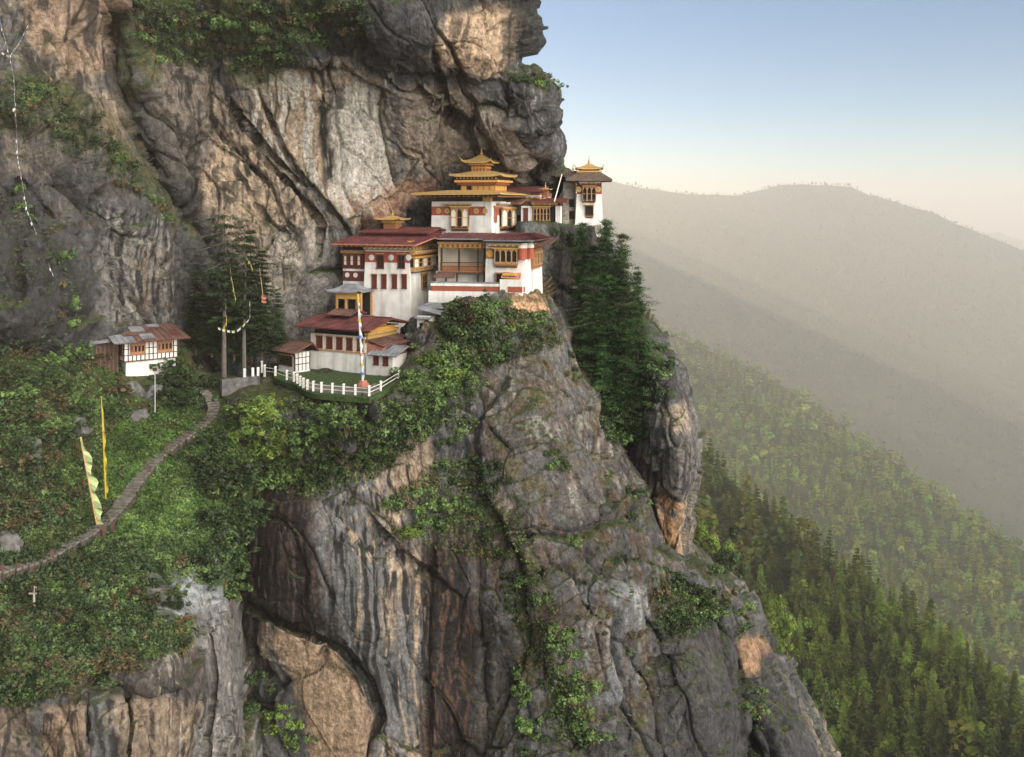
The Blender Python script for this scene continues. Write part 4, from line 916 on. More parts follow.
def gallery():
    F = Fr(524, 291, 114.5, -9); r = F.root('temple_building', 'long gallery building with timber balcony above a white wall with red stripe', 'temple', 'monastery buildings')
    T = face('F'); z = lambda row: F.fr(480, row)[1]; x = lambda p: F.fr(p, 290)[0]; zz = lambda row, c: F.fr(470, row, c)[1]; xx = lambda p, c: F.fr(p, 270, c)[0]
    w = MB(); w.box(x(428), x(524)+.4, 0, 6.5, z(326), z(291.5), M_WHITE, ty=.3, ty1=0); w.build('retaining_wall', r)
    w = MB(); w.box(x(431), x(524), .25, .9, z(291.5)+.002, z(286.5), M_RED); w.box(x(431)-.1, x(500), .2, .95, z(286.5)+.002, z(284), M_WHITE); w.box(x(431)-.1, x(500), .3, 1.0, z(284)+.002, z(282.6), M_SHEET); w.build('parapet', r)
    bk = 4.2; w = MB(); w.box(xx(436, bk), xx(489, bk), bk, bk+5, z(292), zz(271.5, bk), M_WHITE); w.box(xx(436, bk), xx(489, bk), bk+1.2, bk+5, zz(271.5, bk)+.002, zz(243, bk), M_CREAM); w.build('wall', r)
    # balcony
    bx0, bx1 = xx(440.5, 3), xx(485, 3); zf = zz(271, 3); zr = zz(262.5, 3)
    b = MB(); b.box(bx0, bx1, 2.9, bk+1.3, zf-.28, zf, M_WOOD)
    n = 22
    for i in range(n): a = bx0+(bx1-bx0)*i/n; b.box(a, a+.10, 2.78, 2.9, zf-.42, zf-.1, M_DWOOD)
    fl = b.build('balcony', r)
    b = MB(); b.box(bx0, bx1, 2.9, 3.0, zr-.06, zr+.03, M_DWOOD); b.box(bx0, bx1, 2.9, 3.0, lerp(zf, zr, .55)-.03, lerp(zf, zr, .55)+.03, M_DWOOD)
    for i in range(2*n+1): a = bx0+(bx1-bx0)*i/(2*n); b.box(a-.03, a+.03, 2.93, 2.98, zf, zr-.06, M_WOOD)
    b.box(bx0, bx1, 2.985, 3.02, zf+.05, lerp(zf, zr, .5), M_WOOD); b.build('railing', fl)
    b = MB(); zt = zz(248, 3)
    for p in (441.5, 459, 478, 484.5): a = xx(p, 3); b.box(a-.11, a+.11, 2.9, 3.12, zf, zt, M_DWOOD)
    for p in (459, 478): a = xx(p, 3); b.box(a-.5, a+.5, 2.92, 3.1, zt-.25, zt-.02, M_WOOD)
    b.build('pillar', r)
    b = MB(); b.box(bx0-.2, bx1+.3, 2.7, 3.2, zt, zt+.5, M_YEL); b.box(bx0-.3, bx1+.4, 2.6, 3.25, zt+.502, zt+.72, M_LWOOD); b.box(bx0-.2, bx1+.2, 3.3, 8, zt+.4, zz(240, 3), M_DWOOD)
    for i in range(18): a = bx0+(bx1-bx0)*i/18; b.box(a, a+.18, 2.52, 2.598, zt+.1, zt+.45, M_RED if i % 2 else M_GOLD)
    b.build('frieze', r)
    # posts under the balcony, stair, canopy
    b = MB()
    for p in (446, 457, 478, 484): a = xx(p, 3.2); b.box(a-.08, a+.08, 3.1, 3.3, z(284), zf-.3, M_DWOOD)
    b.build('post', r)
    s = MB(); x0, z0 = F.fr(484, 267, 2.4); x1, z1 = F.fr(496, 283, 2.4); m_ = 9
    for i in range(m_): a = x0+(x1-x0)*i/m_; c = z0+(z1-z0)*(i+1)/m_; s.box(a, a+(x1-x0)/m_, 2.4, 3.5, c-.1, c, M_DWOOD)
    for yy in (2.32, 3.52): s.q([(x0, yy, z0+.05), (x1, yy, z1+.05), (x1, yy, z1-.35), (x0, yy, z0-.35)], M_WOOD); s.q([(x0, yy+.06, z0+.05), (x0, yy+.06, z0-.35), (x1, yy+.06, z1-.35), (x1, yy+.06, z1+.05)], M_WOOD)
    s.cyl((x0, 2.35, z0+.9), (x1, 2.35, z1+.9), .04, .04, M_DWOOD, 5); s.build('stair', r)
    c = MB(); xa, za = F.fr(434, 276, 1.2); xb, _ = F.fr(456, 276, 1.2); panel(c, (xa, .6, za-.1), (xb, .6, za-.1), (xb-.4, 2.2, za+.45), (xa+.4, 2.2, za+.45), .08, M_RUST)
    for p in (xa+.4, xb-.4): c.box(p-.06, p+.06, .8, .92, z(284), za-.1, M_LWOOD)
    c.build('canopy', r)
    # roof over the gallery, rising to the right wall of the upper temple
    ze = zz(238.5, 1.6); b = MB(); xa, xb = xx(437, 1.6), xx(489, 1.6)
    panel(b, (xa, 1.5, ze), (xb, 1.5, ze), (xb, 6, ze+.55), (xa, 6, ze+.55), .14, M_ROOF, edge=M_SHEET); b.build('roof', r)
gallery()

def right_block():
    F = Fr(526.5, 296, 115.8, -14); r = F.root('temple_building', 'white corner building with carved four-arch bay window and red band at the cliff edge', 'temple', 'monastery buildings')
    T = face('F'); z = lambda row: F.fr(510, row)[1]; x = lambda p: F.fr(p, 265)[0]; xl = x(484.5); yb = F.sd(546, 265)[0]
    w = MB(); w.box(xl, 0, 0, 9, z(296)-1.6, z(259.5), M_WHITE, tx=.12, ty=.12); w.build('wall', r)
    b = MB(); b.box(x(518.5), -.14, .14, 8.8, z(259.5)+.002, z(248.5), M_RED); b.box(xl+.14, x(518.5)-.002, .16, 8.8, z(259.5)+.002, z(243), M_WHITE); b.box(x(518.5), -.16, .16, 8.8, z(248.5)+.002, z(243), M_WHITE)
    b.box(xl+.16, x(493.5), .06, .158, z(259), z(248.5), M_WOOD); b.build('red_band', r)
    disc(r, T, x(489.5), z(253.7), .42, .06, M_YEL)
    bay(r, T, x(495.5), x(518), z(267.5), z(248), .12, n=4, proj=.6, arched=True, m1=M_WOOD, m2=M_LWOOD, split=.55)
    cornice(r, T, x(489), x(521.5), z(247.2), .42, .15, (M_WOOD, M_YEL, M_GOLD), .7)
    for p in (519.6, 531):
        pass
    # round-topped corner pilasters
    q = MB()
    for cx_, cy_ in ((-.55, -.05), (.05, 1.5)):
        q.cyl((cx_, cy_, z(259)), (cx_, cy_, z(248)), .48, .46, M_RED, 12); q.lathe((cx_, cy_, z(248)), [(.5, 0), (.5, .3), (.34, .55), (.0, .62)], M_WHITE, 12)
    q.build('corner_pier', r)
    # right face
    TR = face('R', (-.12, 0, 0))
    ww = MB(TR); ww.box(2.6, 7.5, -.35, .05, z(270), z(250), M_WOOD); ww.build('timber_side', r)
    for k in range(3): window(r, face('R', (.24, 0, 0)), 3.0+1.5*k, 3.8+1.5*k, z(266), z(255), 0, pm=M_DARKIN, bars=(1, 1), fm=M_LWOOD)
    cornice(r, TR, 2.2, 8, z(248), .5, -.35, (M_RED, M_YEL, M_GOLD), .4)
    # little roof over the gate
    g = MB(); xa, xb = x(504), x(523)
    panel(g, (xa, -1.3, z(276.5)), (xb, -1.3, z(277.5)), (xb-.3, .1, z(273)), (xa, .1, z(272)), .1, M_PINK, edge=M_YEL); g.box(xa+.1, xa+1.6, -1.2, .05, z(275), z(272.6), M_YEL); g.build('gate_roof', r)
    g = MB(); xa, xb = x(498), x(504); g.box(xa-.1, xb, -.3, .1, z(284), z(274.5), M_DARKIN); g.box(xa-.25, xa-.102, -.35, .1, z(284), z(273.5), M_WOOD); g.box(xb+.002, xb+.15, -.35, .1, z(284), z(273.5), M_YEL); g.box(xa-.3, xb+.2, -.4, .1, z(273.5), z(272.6), M_WOOD); g.build('door', r)
    # low parapet in front
    g = MB(); g.box(x(503), x(525.5), -1.5, .0, z(296)-1.4, z(278.5), M_WHITE); g.box(x(511), x(525.5), -1.55, -1.502, z(291), z(285.5), M_RED); g.build('parapet', r)
    # red roof, hipped
    zr = z(239.8); b = MB(); xa, xb = F.fr(483, 240, -1.2)[0], F.fr(534, 240, -1.2)[0]
    panel(b, (xa, -1.3, zr), (xb, -1.3, zr), (xb-2.2, 2.2, zr+.62), (xa+.4, 2.2, zr+.62), .15, M_ROOF, edge=M_SHEET)
    panel(b, (xb, -1.29, zr), (xb, 9, zr), (xb-2.2, 9, zr+.62), (xb-2.2, 2.2, zr+.62), .15, M_ROOF, edge=M_RUST)
    b.q([(xa+.4, 2.2, zr+.62), (xb-2.2, 2.2, zr+.62), (xb-2.2, 9, zr+.62), (xa+.4, 9, zr+.62)], M_ROOF)
    b.box(xl, 0, .3, 8.6, z(243)+.002, zr-.17, M_DWOOD); b.build('roof', r)
    b = MB(); panel(b, (0.2, 1.5, z(245.5)), (2.3, 2.0, z(244.5)), (2.0, 8.5, z(240)), (0.0, 8.5, z(240)), .12, M_RUST); b.build('lower_roof', r)
right_block()

def upper_temple():
    F = Fr(492, 236, 124, -20); r = F.root('temple_building', 'topmost temple with three gilded tiered roofs and a spire', 'temple', 'monastery buildings')
    T = face('F'); z = lambda row: F.fr(470, row)[1]; x = lambda p: F.fr(p, 215)[0]; xl = x(430.5); yb = F.sd(521, 215)[0]
    w = MB(); w.box(xl, 0, 0, yb, z(236)-2.5, z(215.5), M_WHITE, tx=.1, ty=.1); w.build('wall', r)
    b = MB(); b.box(xl+.1, -.1, .1, yb-.1, z(215.5)+.002, z(206.5), M_RED); b.box(xl+.12, -.12, .12, yb-.12, z(206.5)+.002, z(201.5), M_WHITE); b.box(-.9, -.08, .08, .9, z(215.5)+.004, z(206.5)-.002, M_WHITE); b.build('red_band', r)
    for p in (438.3, 447, 476, 485): disc(r, T, x(p), z(211), .36, .1, M_GOLD)
    bay(r, T, x(452), x(469), z(231), z(206), .1, n=3, proj=.5, lights=(0, 2), m1=M_WOOD, m2=M_LWOOD, split=.7)
    cornice(r, T, x(445), x(471), z(205.8), .3, .12, (M_WOOD, M_YEL, M_GOLD), .62)
    TR = face('R', (-.1, 0, 0)); zs = lambda row: F.sd(507, row)[1]; yy = lambda p: F.sd(p, 215)[0]
    bay(r, TR, yy(500), yy(514.5), zs(230), zs(207), 0, n=3, proj=.45, lights=(0, 2), m1=M_WOOD, m2=M_LWOOD, split=.75)
    cornice(r, TR, yy(497), yy(520), zs(205.5), .4, 0, (M_RED, M_YEL, M_WHITE), .6)
    window(r, TR, yy(516), yy(519), zs(226), zs(218), 0, bars=(0, 1), fm=M_MAROON)
    window(r, TR, yy(494.6), yy(496.8), zs(221), zs(208), 0, bars=(0, 1), fm=M_WOOD, pm=M_RED)
    # first roof: wide, flat, gilded edge
    cx_, cyy = xl/2, yb/2
    x0 = F.fr(411, 194, -1.9)[0]
    hxx = cx_-x0; b = MB(); b.box(xl+.5, -.4, .5, yb-.5, z(201.5)+.002, z(195.5), M_DWOOD)
    for i in range(18): a = x0+.5+(hxx*2-1)*i/17; b.box(a-.08, a+.08, -1.5, yb+1.5, z(197.2), z(195.8), M_WOOD)
    b.box(x(483), x(491), -.1, .5, z(201), z(195.5), M_YEL); b.build('rafters', r)
    zr = z(193.4); hip(r, cx_, cyy, zr, hxx, yb/2+2.0, x(470)-x(452), yb/2-1.3, .45, .06, .2, under=M_DWOOD, k=1)
    # second storey
    c2 = F.fr(477, 188, 3)[0]; z2 = lambda row: F.fr(477, row, 2.5)[1]; hw = (F.fr(494, 188, 2)[0]-F.fr(459.5, 188, 2)[0])/2; y2 = cyy
    b = MB(); b.box(c2-hw, c2+hw, y2-hw*.9, y2+hw*.9, zr, z2(184.5), M_WOOD)
    Tm = MB(); n = 6
    for i in range(n): a = c2-hw+2*hw*(i+.12)/n; b.box(a, a+2*hw/n*.76, y2-hw*.9-.05, y2-hw*.9-.002, z2(190.5), z2(185.8), M_YEL if i != 1 else M_DARKIN)
    for i in range(5): a = y2-hw*.9+1.8*hw*(i+.12)/5; b.box(c2+hw+.002, c2+hw+.05, a, a+1.8*hw/5*.76, z2(190.5), z2(185.8), M_YEL)
    b.box(c2-hw-.35, c2+hw+.35, y2-hw*.9-.35, y2+hw*.9+.35, z2(184.5)+.002, z2(182.2), M_RED); b.box(c2-hw-.65, c2+hw+.65, y2-hw*.9-.65, y2+hw*.9+.65, z2(182.2)+.002, z2(180.0), M_YEL)
    b.box(c2-hw-.4, c2+hw+.4, y2-hw*.9-.4, y2+hw*.9+.4, z2(180)+.002, z2(176.8), M_DWOOD)
    for i in range(12): a = c2-hw-.3+(2*hw+.6)*i/11; b.box(a-.06, a+.06, y2-hw*.9-.62, y2-hw*.9-.402, z2(178.8), z2(177.2), M_LWOOD)
    b.build('upper_storey', r)
    hx2 = (F.fr(497, 175, 2)[0]-F.fr(445, 175, 2)[0])/2; hip(r, c2, y2, z2(174.8), hx2, hx2*.86, 1.3, 1.2, .55, .2, .26, under=M_WOOD, k=1.2)
    # lantern and top roof
    c3 = c2-.35; z3 = lambda row: F.fr(474, row, 3.5)[1]; b = MB(); b.box(c3-.95, c3+.95, y2-.85, y2+.85, z3(173), z3(164.5), M_RED); b.box(c3-1.05, c3+1.05, y2-.95, y2+.95, z3(168.2), z3(166.6), M_YEL); b.box(c3-1.3, c3+1.3, y2-1.2, y2+1.2, z3(165), z3(162.9), M_YEL)
    for i in range(5): a = c3-.9+1.8*i/4; b.box(a-.07, a+.07, y2-.9, y2-.852, z3(172), z3(165), M_YEL)
    b.build('lantern', r)
    hip(r, c3, y2, z3(161.8), 2.05, 1.9, .25, .25, .95, .3, .16, under=M_WOOD, k=1.5); hornends(r, c3, y2, z3(161.8)+.2, 2.0, 1.85); spire(r, c3, y2, z3(155.8), 1.15, .22)
upper_temple()

def rear_temple():
    F = Fr(541, 203, 131, -18); r = F.root('temple_building', 'rear temple with dark red roof and small gilded lantern behind the topmost temple', 'temple', 'monastery buildings')
    z = lambda row: F.fr(515, row)[1]; x = lambda p: F.fr(p, 195)[0]; T = face('F')
    w = MB(); w.box(x(500), -.3, .2, 6, z(215), z(196.5), M_WHITE); w.box(x(500), -.2, .1, 6, z(196.5)+.002, z(193), M_WOOD); w.build('wall', r)
    cornice(r, T, x(515), -.2, z(199.5), .55, .2, (M_RED, M_YEL, M_WHITE), .6); 
    f = MB(); f.box(x(520), x(530), -.1, .5, z(196), z(191.5), M_YEL); f.build('ochre_panel', r)
    b = MB(); panel(b, (x(494), -1.2, z(190.2)), (x(541)+.6, -1.2, z(191.2)), (x(541)-.2, 4.5, z(186)), (x(494)+.5, 4.5, z(185.2)), .2, M_ROOF, edge=M_MAROON); b.box(x(500), -.1, 0, 5, z(193)+.002, z(191.2), M_DWOOD); b.build('roof', r)
    b = MB(); panel(b, (x(498), -3.2, z(199.5)), (x(527), -3.2, z(203.5)), (x(530), -.2, z(198)), (x(500), -.2, z(194.5)), .18, M_RUST, edge=M_WOOD); b.build('lower_roof', r)
    c, _ = F.fr(501.5, 180, 3); zz = lambda row: F.fr(502, row, 3)[1]
    l = MB(); l.box(c-.6, c+.6, 2.4, 3.6, zz(187), zz(174), M_LWOOD); l.box(c-.8, c+.8, 2.2, 3.8, zz(177), zz(175), M_YEL); l.build('lantern', r)
    hip(r, c, 3, zz(173), 1.25, 1.2, .2, .2, .25, .1, .12); spire(r, c, 3, zz(171.2), .5, .12)
    c, _ = F.fr(545.5, 190, 1.5); l = MB(); l.box(c-.35, c+.35, 1.2, 1.9, zz(198), zz(190), M_WOOD); l.build('small_lantern', r); hip(r, c, 1.5, zz(189.5), .75, .7, .12, .12, .2, .08, .1); spire(r, c, 1.5, zz(187.8), .7, .1)
rear_temple()

def back_hall():
    F = Fr(560, 226, 129.5, -6); r = F.root('temple_building', 'small hall with wide timber window under a thin dark red roof left of the chapel', 'temple', 'monastery buildings')
    z = lambda row: F.fr(545, row)[1]; x = lambda p: F.fr(p, 215)[0]; T = face('F')
    w = MB(); w.box(x(521), 0, 0, 5, z(226)-1, z(222.5), M_WHITE); w.box(x(521), x(532.5), .1, 5, z(222.5)+.002, z(206), M_WHITE); w.box(x(532.5)+.002, x(555), .5, 5, z(222.5)+.002, z(206), M_DWOOD); w.box(x(555.5), 0, .1, 5, z(222.5)+.002, z(206), M_WHITE); w.box(x(521), 0, .2, 5, z(206)+.002, z(201), M_DWOOD); w.build('wall', r)
    bay(r, T, x(533.5), x(550), z(222.5), z(206), .5, n=5, proj=.7, m1=M_WOOD, m2=M_LWOOD, split=.8)
    window(r, T, x(524), x(527.5), z(221), z(209), .1, pm=M_MAROON, bars=(0, 1))
    cornice(r, T, x(532), x(557), z(205.5), .42, .2, (M_WOOD, M_YEL, M_GOLD), .7)
    d = MB(); d.box(x(551.5), x(554.5), .3, .498, z(222), z(207), M_DARKIN); d.build('door', r)
    b = MB(); panel(b, (x(532), -1.3, z(200.8)), (x(567), -1.3, z(201.5)), (x(566), 5, z(198)), (x(532), 5, z(197.5)), .18, M_MAROON, edge=M_MAROON); b.build('roof', r)
back_hall()

def chapel():
    F = Fr(604, 226, 135, -4); r = F.root('chapel_tower', 'slender white tapered chapel tower with pagoda roof standing apart on its crag', 'chapel')
    z = lambda row: F.fr(590, row)[1]; x = lambda p: F.fr(p, 205)[0]; T = face('F'); x0b = F.fr(574.5, 226)[0]; H = z(194)
    k = (x(600.8)); tt = -k if k < 0 else .4
    w = MB(); w.box(x0b, 0, 0, 5.5, -1.5, H, M_WHITE, tx=.30, ty=.3); w.build('wall', r)
    b = MB(); b.box(x0b+.30, -.30, .29, 5.2, H+.002, z(185.8), M_RED); b.box(x0b+.32, -.32, .32, 5.2, z(185.8)+.002, z(180.5), M_DWOOD); b.build('red_band', r)
    for p in (579, 598.3): disc(r, T, x(p), z(189.3), .38, .29, M_GOLD)
    bay(r, T, x(582.6), x(596), z(202.5), z(185.5), .29, n=3, proj=.55, m1=M_WOOD, m2=M_LWOOD, split=.8)
    bay(r, T, x(585.4), x(593.4), z(218), z(204.5), .22, n=1, proj=.3, m1=M_WOOD, m2=M_DWOOD, split=.6)
    cornice(r, T, x(579.5), x(600), z(184.6), .38, .3, (M_WOOD, M_YEL, M_WHITE), .6)
    cx_ = x0b/2; zr = z(180.2); hip(r, cx_, 2.7, zr, (x(611.5)-x(566))/2, 4.3, 1.4, 1.3, 1.25, .1, .16, m=M_SHING, under=M_WOOD, k=.9)
    s = MB(); s.box(cx_-1.4, cx_+1.4, 1.4, 4.0, z(176), z(169.5), M_WOOD); s.box(cx_-1.7, cx_+1.7, 1.1, 4.3, z(172), z(170.4), M_YEL); s.build('upper_storey', r)
    hip(r, cx_, 2.7, z(168), 1.9, 1.8, .25, .25, .7, .22, .14, under=M_WOOD); hornends(r, cx_, 2.7, z(168)+.1, 1.85, 1.75); spire(r, cx_, 2.7, z(163), 1.2, .17)
    # dark wing on the left with stairs and a second little roof
    w = MB(); w.box(x(563), x0b+.1, 1.5, 6, -1.5, z(182), M_STONE); w.build('side_wing', r)
    b = MB(); panel(b, (x(555), .4, z(176)), (x(579), .4, z(173)), (x(582), 5, z(169)), (x(557), 5, z(171)), .15, M_SHING, edge=M_DWOOD); b.build('side_roof', r)
    spire(r, x(573), 2, z(171), 1.3, .14)
    s = MB(); n = 12; xa, xb = x(563), x(569)
    for i in range(n): s.box(xa, xb, 0+i*.12, 1.6, z(226)+i*.25-.02, z(226)+(i+1)*.25-.03, M_STONE)
    s.build('steps', r)
    w = MB()
    for (pa, ra) in ((571.5, 215), (571.5, 203)): w.box(x(pa)-.35, x(pa)+.35, 1.38, 1.5, z(ra+4), z(ra-4), M_DARKIN)
    w.build('opening', r)
    # terrace edge
    e = MB(); e.box(x(546), x(601), -1.6, -.9, -.9, .12, M_STONE); e.box(x(546), x(601), -1.65, -.85, .122, .25, M_WHITE); e.build('terrace_edge', r)
chapel()
lad = Fr(554, 196, 128, 0); p0 = Vector(at(554.3, 197, 128)); p1 = Vector(at(562, 174, 130.5)); b = MB()
b.cyl(p0-Vector((0, 0, .6)), p1, .07, .05, M_LITE, 6); o = b.build('leaning_pole'); tag(o, 'long pale pole leaning against the dark rock left of the chapel', 'pole')

# ================================================================ THE TERRACE
ZP = -18.4
def gp(px, row): Y = -ZP*FPX/(row-CY); return ((px-CX)/FPX*Y, Y)
posts = [(262, 370), (264.7, 374), (275.5, 375.7), (286.9, 379.8), (293.9, 381.5), (297.3, 383.5), (300.2, 385.8), (303.5, 388), (307.5, 389.8), (313.3, 391.2), (321.5, 392.4), (332.4, 393.3), (343.7, 394.2), (355.4, 395), (369.3, 396), (380.8, 391), (398.3, 380), (395.9, 375.7)]
outl = [gp(p+(-1.0 if p < 300 else 0), r_+2.2) for p, r_ in posts[2:17]]
outl = outl+[(-12.0, 121), (-27.5, 121), (-27.5, 114)]
slab('terrace_ground', outl, ZP, .5, M_GRASS0, 'grassy terrace inside the white fence')
path_in = [gp(p+(2.0 if p < 300 else 0), r_) for p, r_ in posts[3:16]]; inner = [gp(p*.88+338*.12, r_-5.5-(r_-372)*.12) for p, r_ in posts[3:16]][::-1]
slab('terrace_path', path_in+inner, ZP+.03, .03, M_PATH, 'bare footpath along the inside of the white fence')
def fence():
    r = empty('terrace_fence', Vector((*gp(posts[14][0], posts[14][1]), ZP))); tag(r, 'white railing of short posts curving round the grassy terrace', 'fence'); o = r.location
    me = None; loc = []
    for p, r_ in posts:
        g = gp(p, r_); loc.append(Vector((g[0]-o.x, g[1]-o.y, 0)))
    b = MB(); b.box(-.105, .105, -.105, .105, -.3, .9, M_WHITE, tx=.015, ty=.015); b.box(-.125, .125, -.125, .125, .902, .97, M_WHITE); b.q([(-.125, -.125, 0.972), (.125, -.125, 0.972), (0, 0, 1.06)], M_WHITE); b.q([(.15, -.15, 0.972), (.15, .15, 0.972), (0, 0, 1.06)], M_WHITE); b.q([(.15, .15, 0.972), (-.15, .15, 0.972), (0, 0, 1.06)], M_WHITE); b.q([(-.15, .15, 0.972), (-.15, -.15, 0.972), (0, 0, 1.06)], M_WHITE)
    p0 = b.build('post', r); p0.location = loc[0]
    for l in loc[1:]:
        c = p0.copy(); COL.objects.link(c); c.location = l; c.parent = r
    seq = loc[1:17]
    b = MB()
    for a, c in zip(seq, seq[1:]):
        for h in (.35, .72): b.cyl(a+Vector((0, 0, h)), c+Vector((0, 0, h)), .035, .035, M_WHITE, 5)
    b.build('rail', r)
fence()

def lodge():
    F = Fr(365, 374, 109, -27); r = F.root('lodge_building', 'long white lodge with dark red windows and faded red roof inside the white fence', 'lodge')
    T = face('F'); x = lambda p: F.fr(p, 350)[0]; z = lambda row: F.fr(363, row)[1]; xl = F.fr(310, 369)[0]; yb = F.sd(396, 360)[0]
    zm = z(353.5); zt = z(337)
    w = MB(); w.box(xl, 0, 0, yb, -1.2, zm, M_WHITE, ty=.08); w.box(xl+.02, -.02, .1, yb, zm+.002, zt, M_CREAM); w.build('wall', r)
    b = MB(); b.box(xl-.03, .03, -.03, .099, zm-.08, zm+.08, M_LWOOD); b.build('ledge', r)
    for a in (317, 327, 337, 347, 357.8):
        x0 = F.fr(a, 345)[0]; x1 = F.fr(a+4.4, 345)[0]; window(r, T, x0, x1, zm+.3, zt-.35, .1, pm=M_MAROON, bars=(1, 2))
    s = MB(); s.box(xl+.3, -.3, .5, yb-.4, zt+.002, z(330), M_DARKIN)
    for i in range(16): a = xl+(-xl)*i/15; s.box(a-.06, a+.06, -.9, yb+.4, z(330.6), z(329.4), M_DWOOD)
    s.build('rafters', r)
    x0 = F.fr(294.5, 325, -1.3)[0]; gable(r, x0, 1.5, -1.3, yb+1.3, z(328.8), .95, M_ROOF, 'x', th=.14, edge=M_MAROON, at_=.5)
    yr = yb/2; sx0, sx1 = F.fr(330, 318, yr-1)[0], F.fr(353, 318, yr-1)[0]; zz = z(328.8)+.95
    s = MB(); s.box(sx0+.4, sx1-.4, yr-.9, yr+.9, zz-.3, zz+.25, M_DARKIN); s.build('skylight_wall', r); gable(r, sx0, sx1, yr-1.7, yr+1.7, zz+.2, .42, M_RUST, 'x', th=.1, edge=M_MAROON)
    g = MB(face('R')); g.q([(.3, .15, zt), (yb-.3, .15, zt), (yr, .15, zt+1.9)], M_YEL)
    zf = zt-.05; g.box(.2, yb-.2, -.25, .1, zf-.2, zf+.25, M_GOLD); g.box(.0, yb, -.45, .1, zf+.252, zf+.5, M_YEL); g.box(.6, yb-.6, -.3, .1, zf+.502, zf+.9, M_YEL); g.box(.1, yb-.1, -.2, .1, zf-.6, zf-.22, M_WOOD)
    for i in range(14): a = .3+(yb-.6)*i/14; g.box(a, a+.2, -.5, -.452, zf+.27, zf+.46, M_LWOOD)
    g.build('gable_frieze', r)
    b = MB(); ya = .6; panel(b, (2.6, -.2, z(345)), (2.6, yb+.6, z(345)), (.0, yb+.2, z(339.5)), (.0, .2, z(339.5)), .1, M_RUST); b.build('side_roof', r)
    b = MB(); b.box(.3, 2.2, .2, yb, -1, z(344), M_PINK); b.build('side_wall', r)
lodge()
def annex():
    F = Fr(392.5, 374.5, 107.2, -24); r = F.root('annex_building', 'small white annex with grey sheet roof at the right end of the terrace', 'hut')
    T = face('F'); z = lambda row: F.fr(388, row)[1]; xl = F.fr(366, 374)[0]; yb = F.sd(409, 362)[0]; zt = z(356)
    w = MB(); w.box(xl, 0, 0, yb, -1.5, zt, M_WHITE); w.build('wall', r)
    for a in (374.5, 384): x0 = F.fr(a, 360)[0]; x1 = F.fr(a+3.8, 360)[0]; window(r, T, x0, x1, z(365), z(356.8), 0, pm=M_MAROON, bars=(1, 1))
    g = MB(face('R')); g.q([(0, .0, zt), (yb, .0, zt), (yb/2, .0, zt+.75)], M_WOOD); g.build('gable_board', r)
    x0 = F.fr(366.5, 352, -.9)[0]; gable(r, x0, .9, -.8, yb+.8, zt+.12, .72, M_SHEET, 'x', th=.09, edge=M_RUST)
annex()
def shed():
    F = Fr(295, 371.5, 109.5, -42); r = F.root('shed_building', 'little shed with rusty roof and white timber-framed walls left of the long lodge', 'hut')
    T = face('F'); z = lambda row: F.fr(293, row)[1]; xl = F.fr(278.5, 369)[0]; yb = F.sd(310, 366)[0]; zt = z(353)
    w = MB(); w.box(xl, 0, 0, yb, -1.5, zt, M_WHITE); w.build('wall', r)
    b = MB(); b.box(xl-.02, .03, -.05, -.002, zt-.3, zt, M_DWOOD); b.box(-.09, .04, -.05, .04, 0, zt-.302, M_DWOOD)
    for i in range(4): a = yb*(i+1)/4; b.box(.002, .04, a-.1, a-.02, 0, zt, M_DWOOD)
    for h in (.35, .7): b.box(.004, .045, .05, yb, zt*h, zt*h+.08, M_DWOOD)
    b.build('timber_frame', r)
    window(r, T, xl+.35, -.6, zt*.3, zt*.72, 0, bars=(3, 1), fm=M_DWOOD)
    gable(r, xl-.5, .7, -.7, yb+.7, zt+.1, .9, M_RUST, 'x', th=.1, edge=M_MAROON, at_=.75)
shed()
def hut():
    F = Fr(430, 331, 111.5, -24); r = F.root('hut_building', 'tiny grey-roofed hut with pale walls at the foot of the white tower', 'hut')
    z = lambda row: F.fr(425, row)[1]; xl = F.fr(417, 328)[0]
    w = MB(); w.box(xl, 0, 0, 1.8, -.8, z(316), M_WHITE); w.build('wall', r)
    w = MB(); w.box(xl+.2, .2, .8, 2.6, z(316)+.002, z(308), M_STONE); w.box(.25, 1.2, .9, 2.6, z(320), z(309), M_DWOOD); w.build('upper_wall', r)
    d = MB(); d.box(xl+.35, xl+.75, -.04, -.002, 0, z(323), M_DARKIN); d.build('door', r)
    b = MB(); panel(b, (xl-.2, .0, z(313)+.45), (1.5, .0, z(314)), (1.3, 3.0, z(305)), (xl, 3.0, z(305)), .08, M_SHEET); panel(b, (xl-.15, -.5, z(318)), (.2, -.5, z(318.6)), (.1, .75, z(315)), (xl, .75, z(315)), .06, M_SHEET); b.build('roof', r)
hut()
GY0 = .9
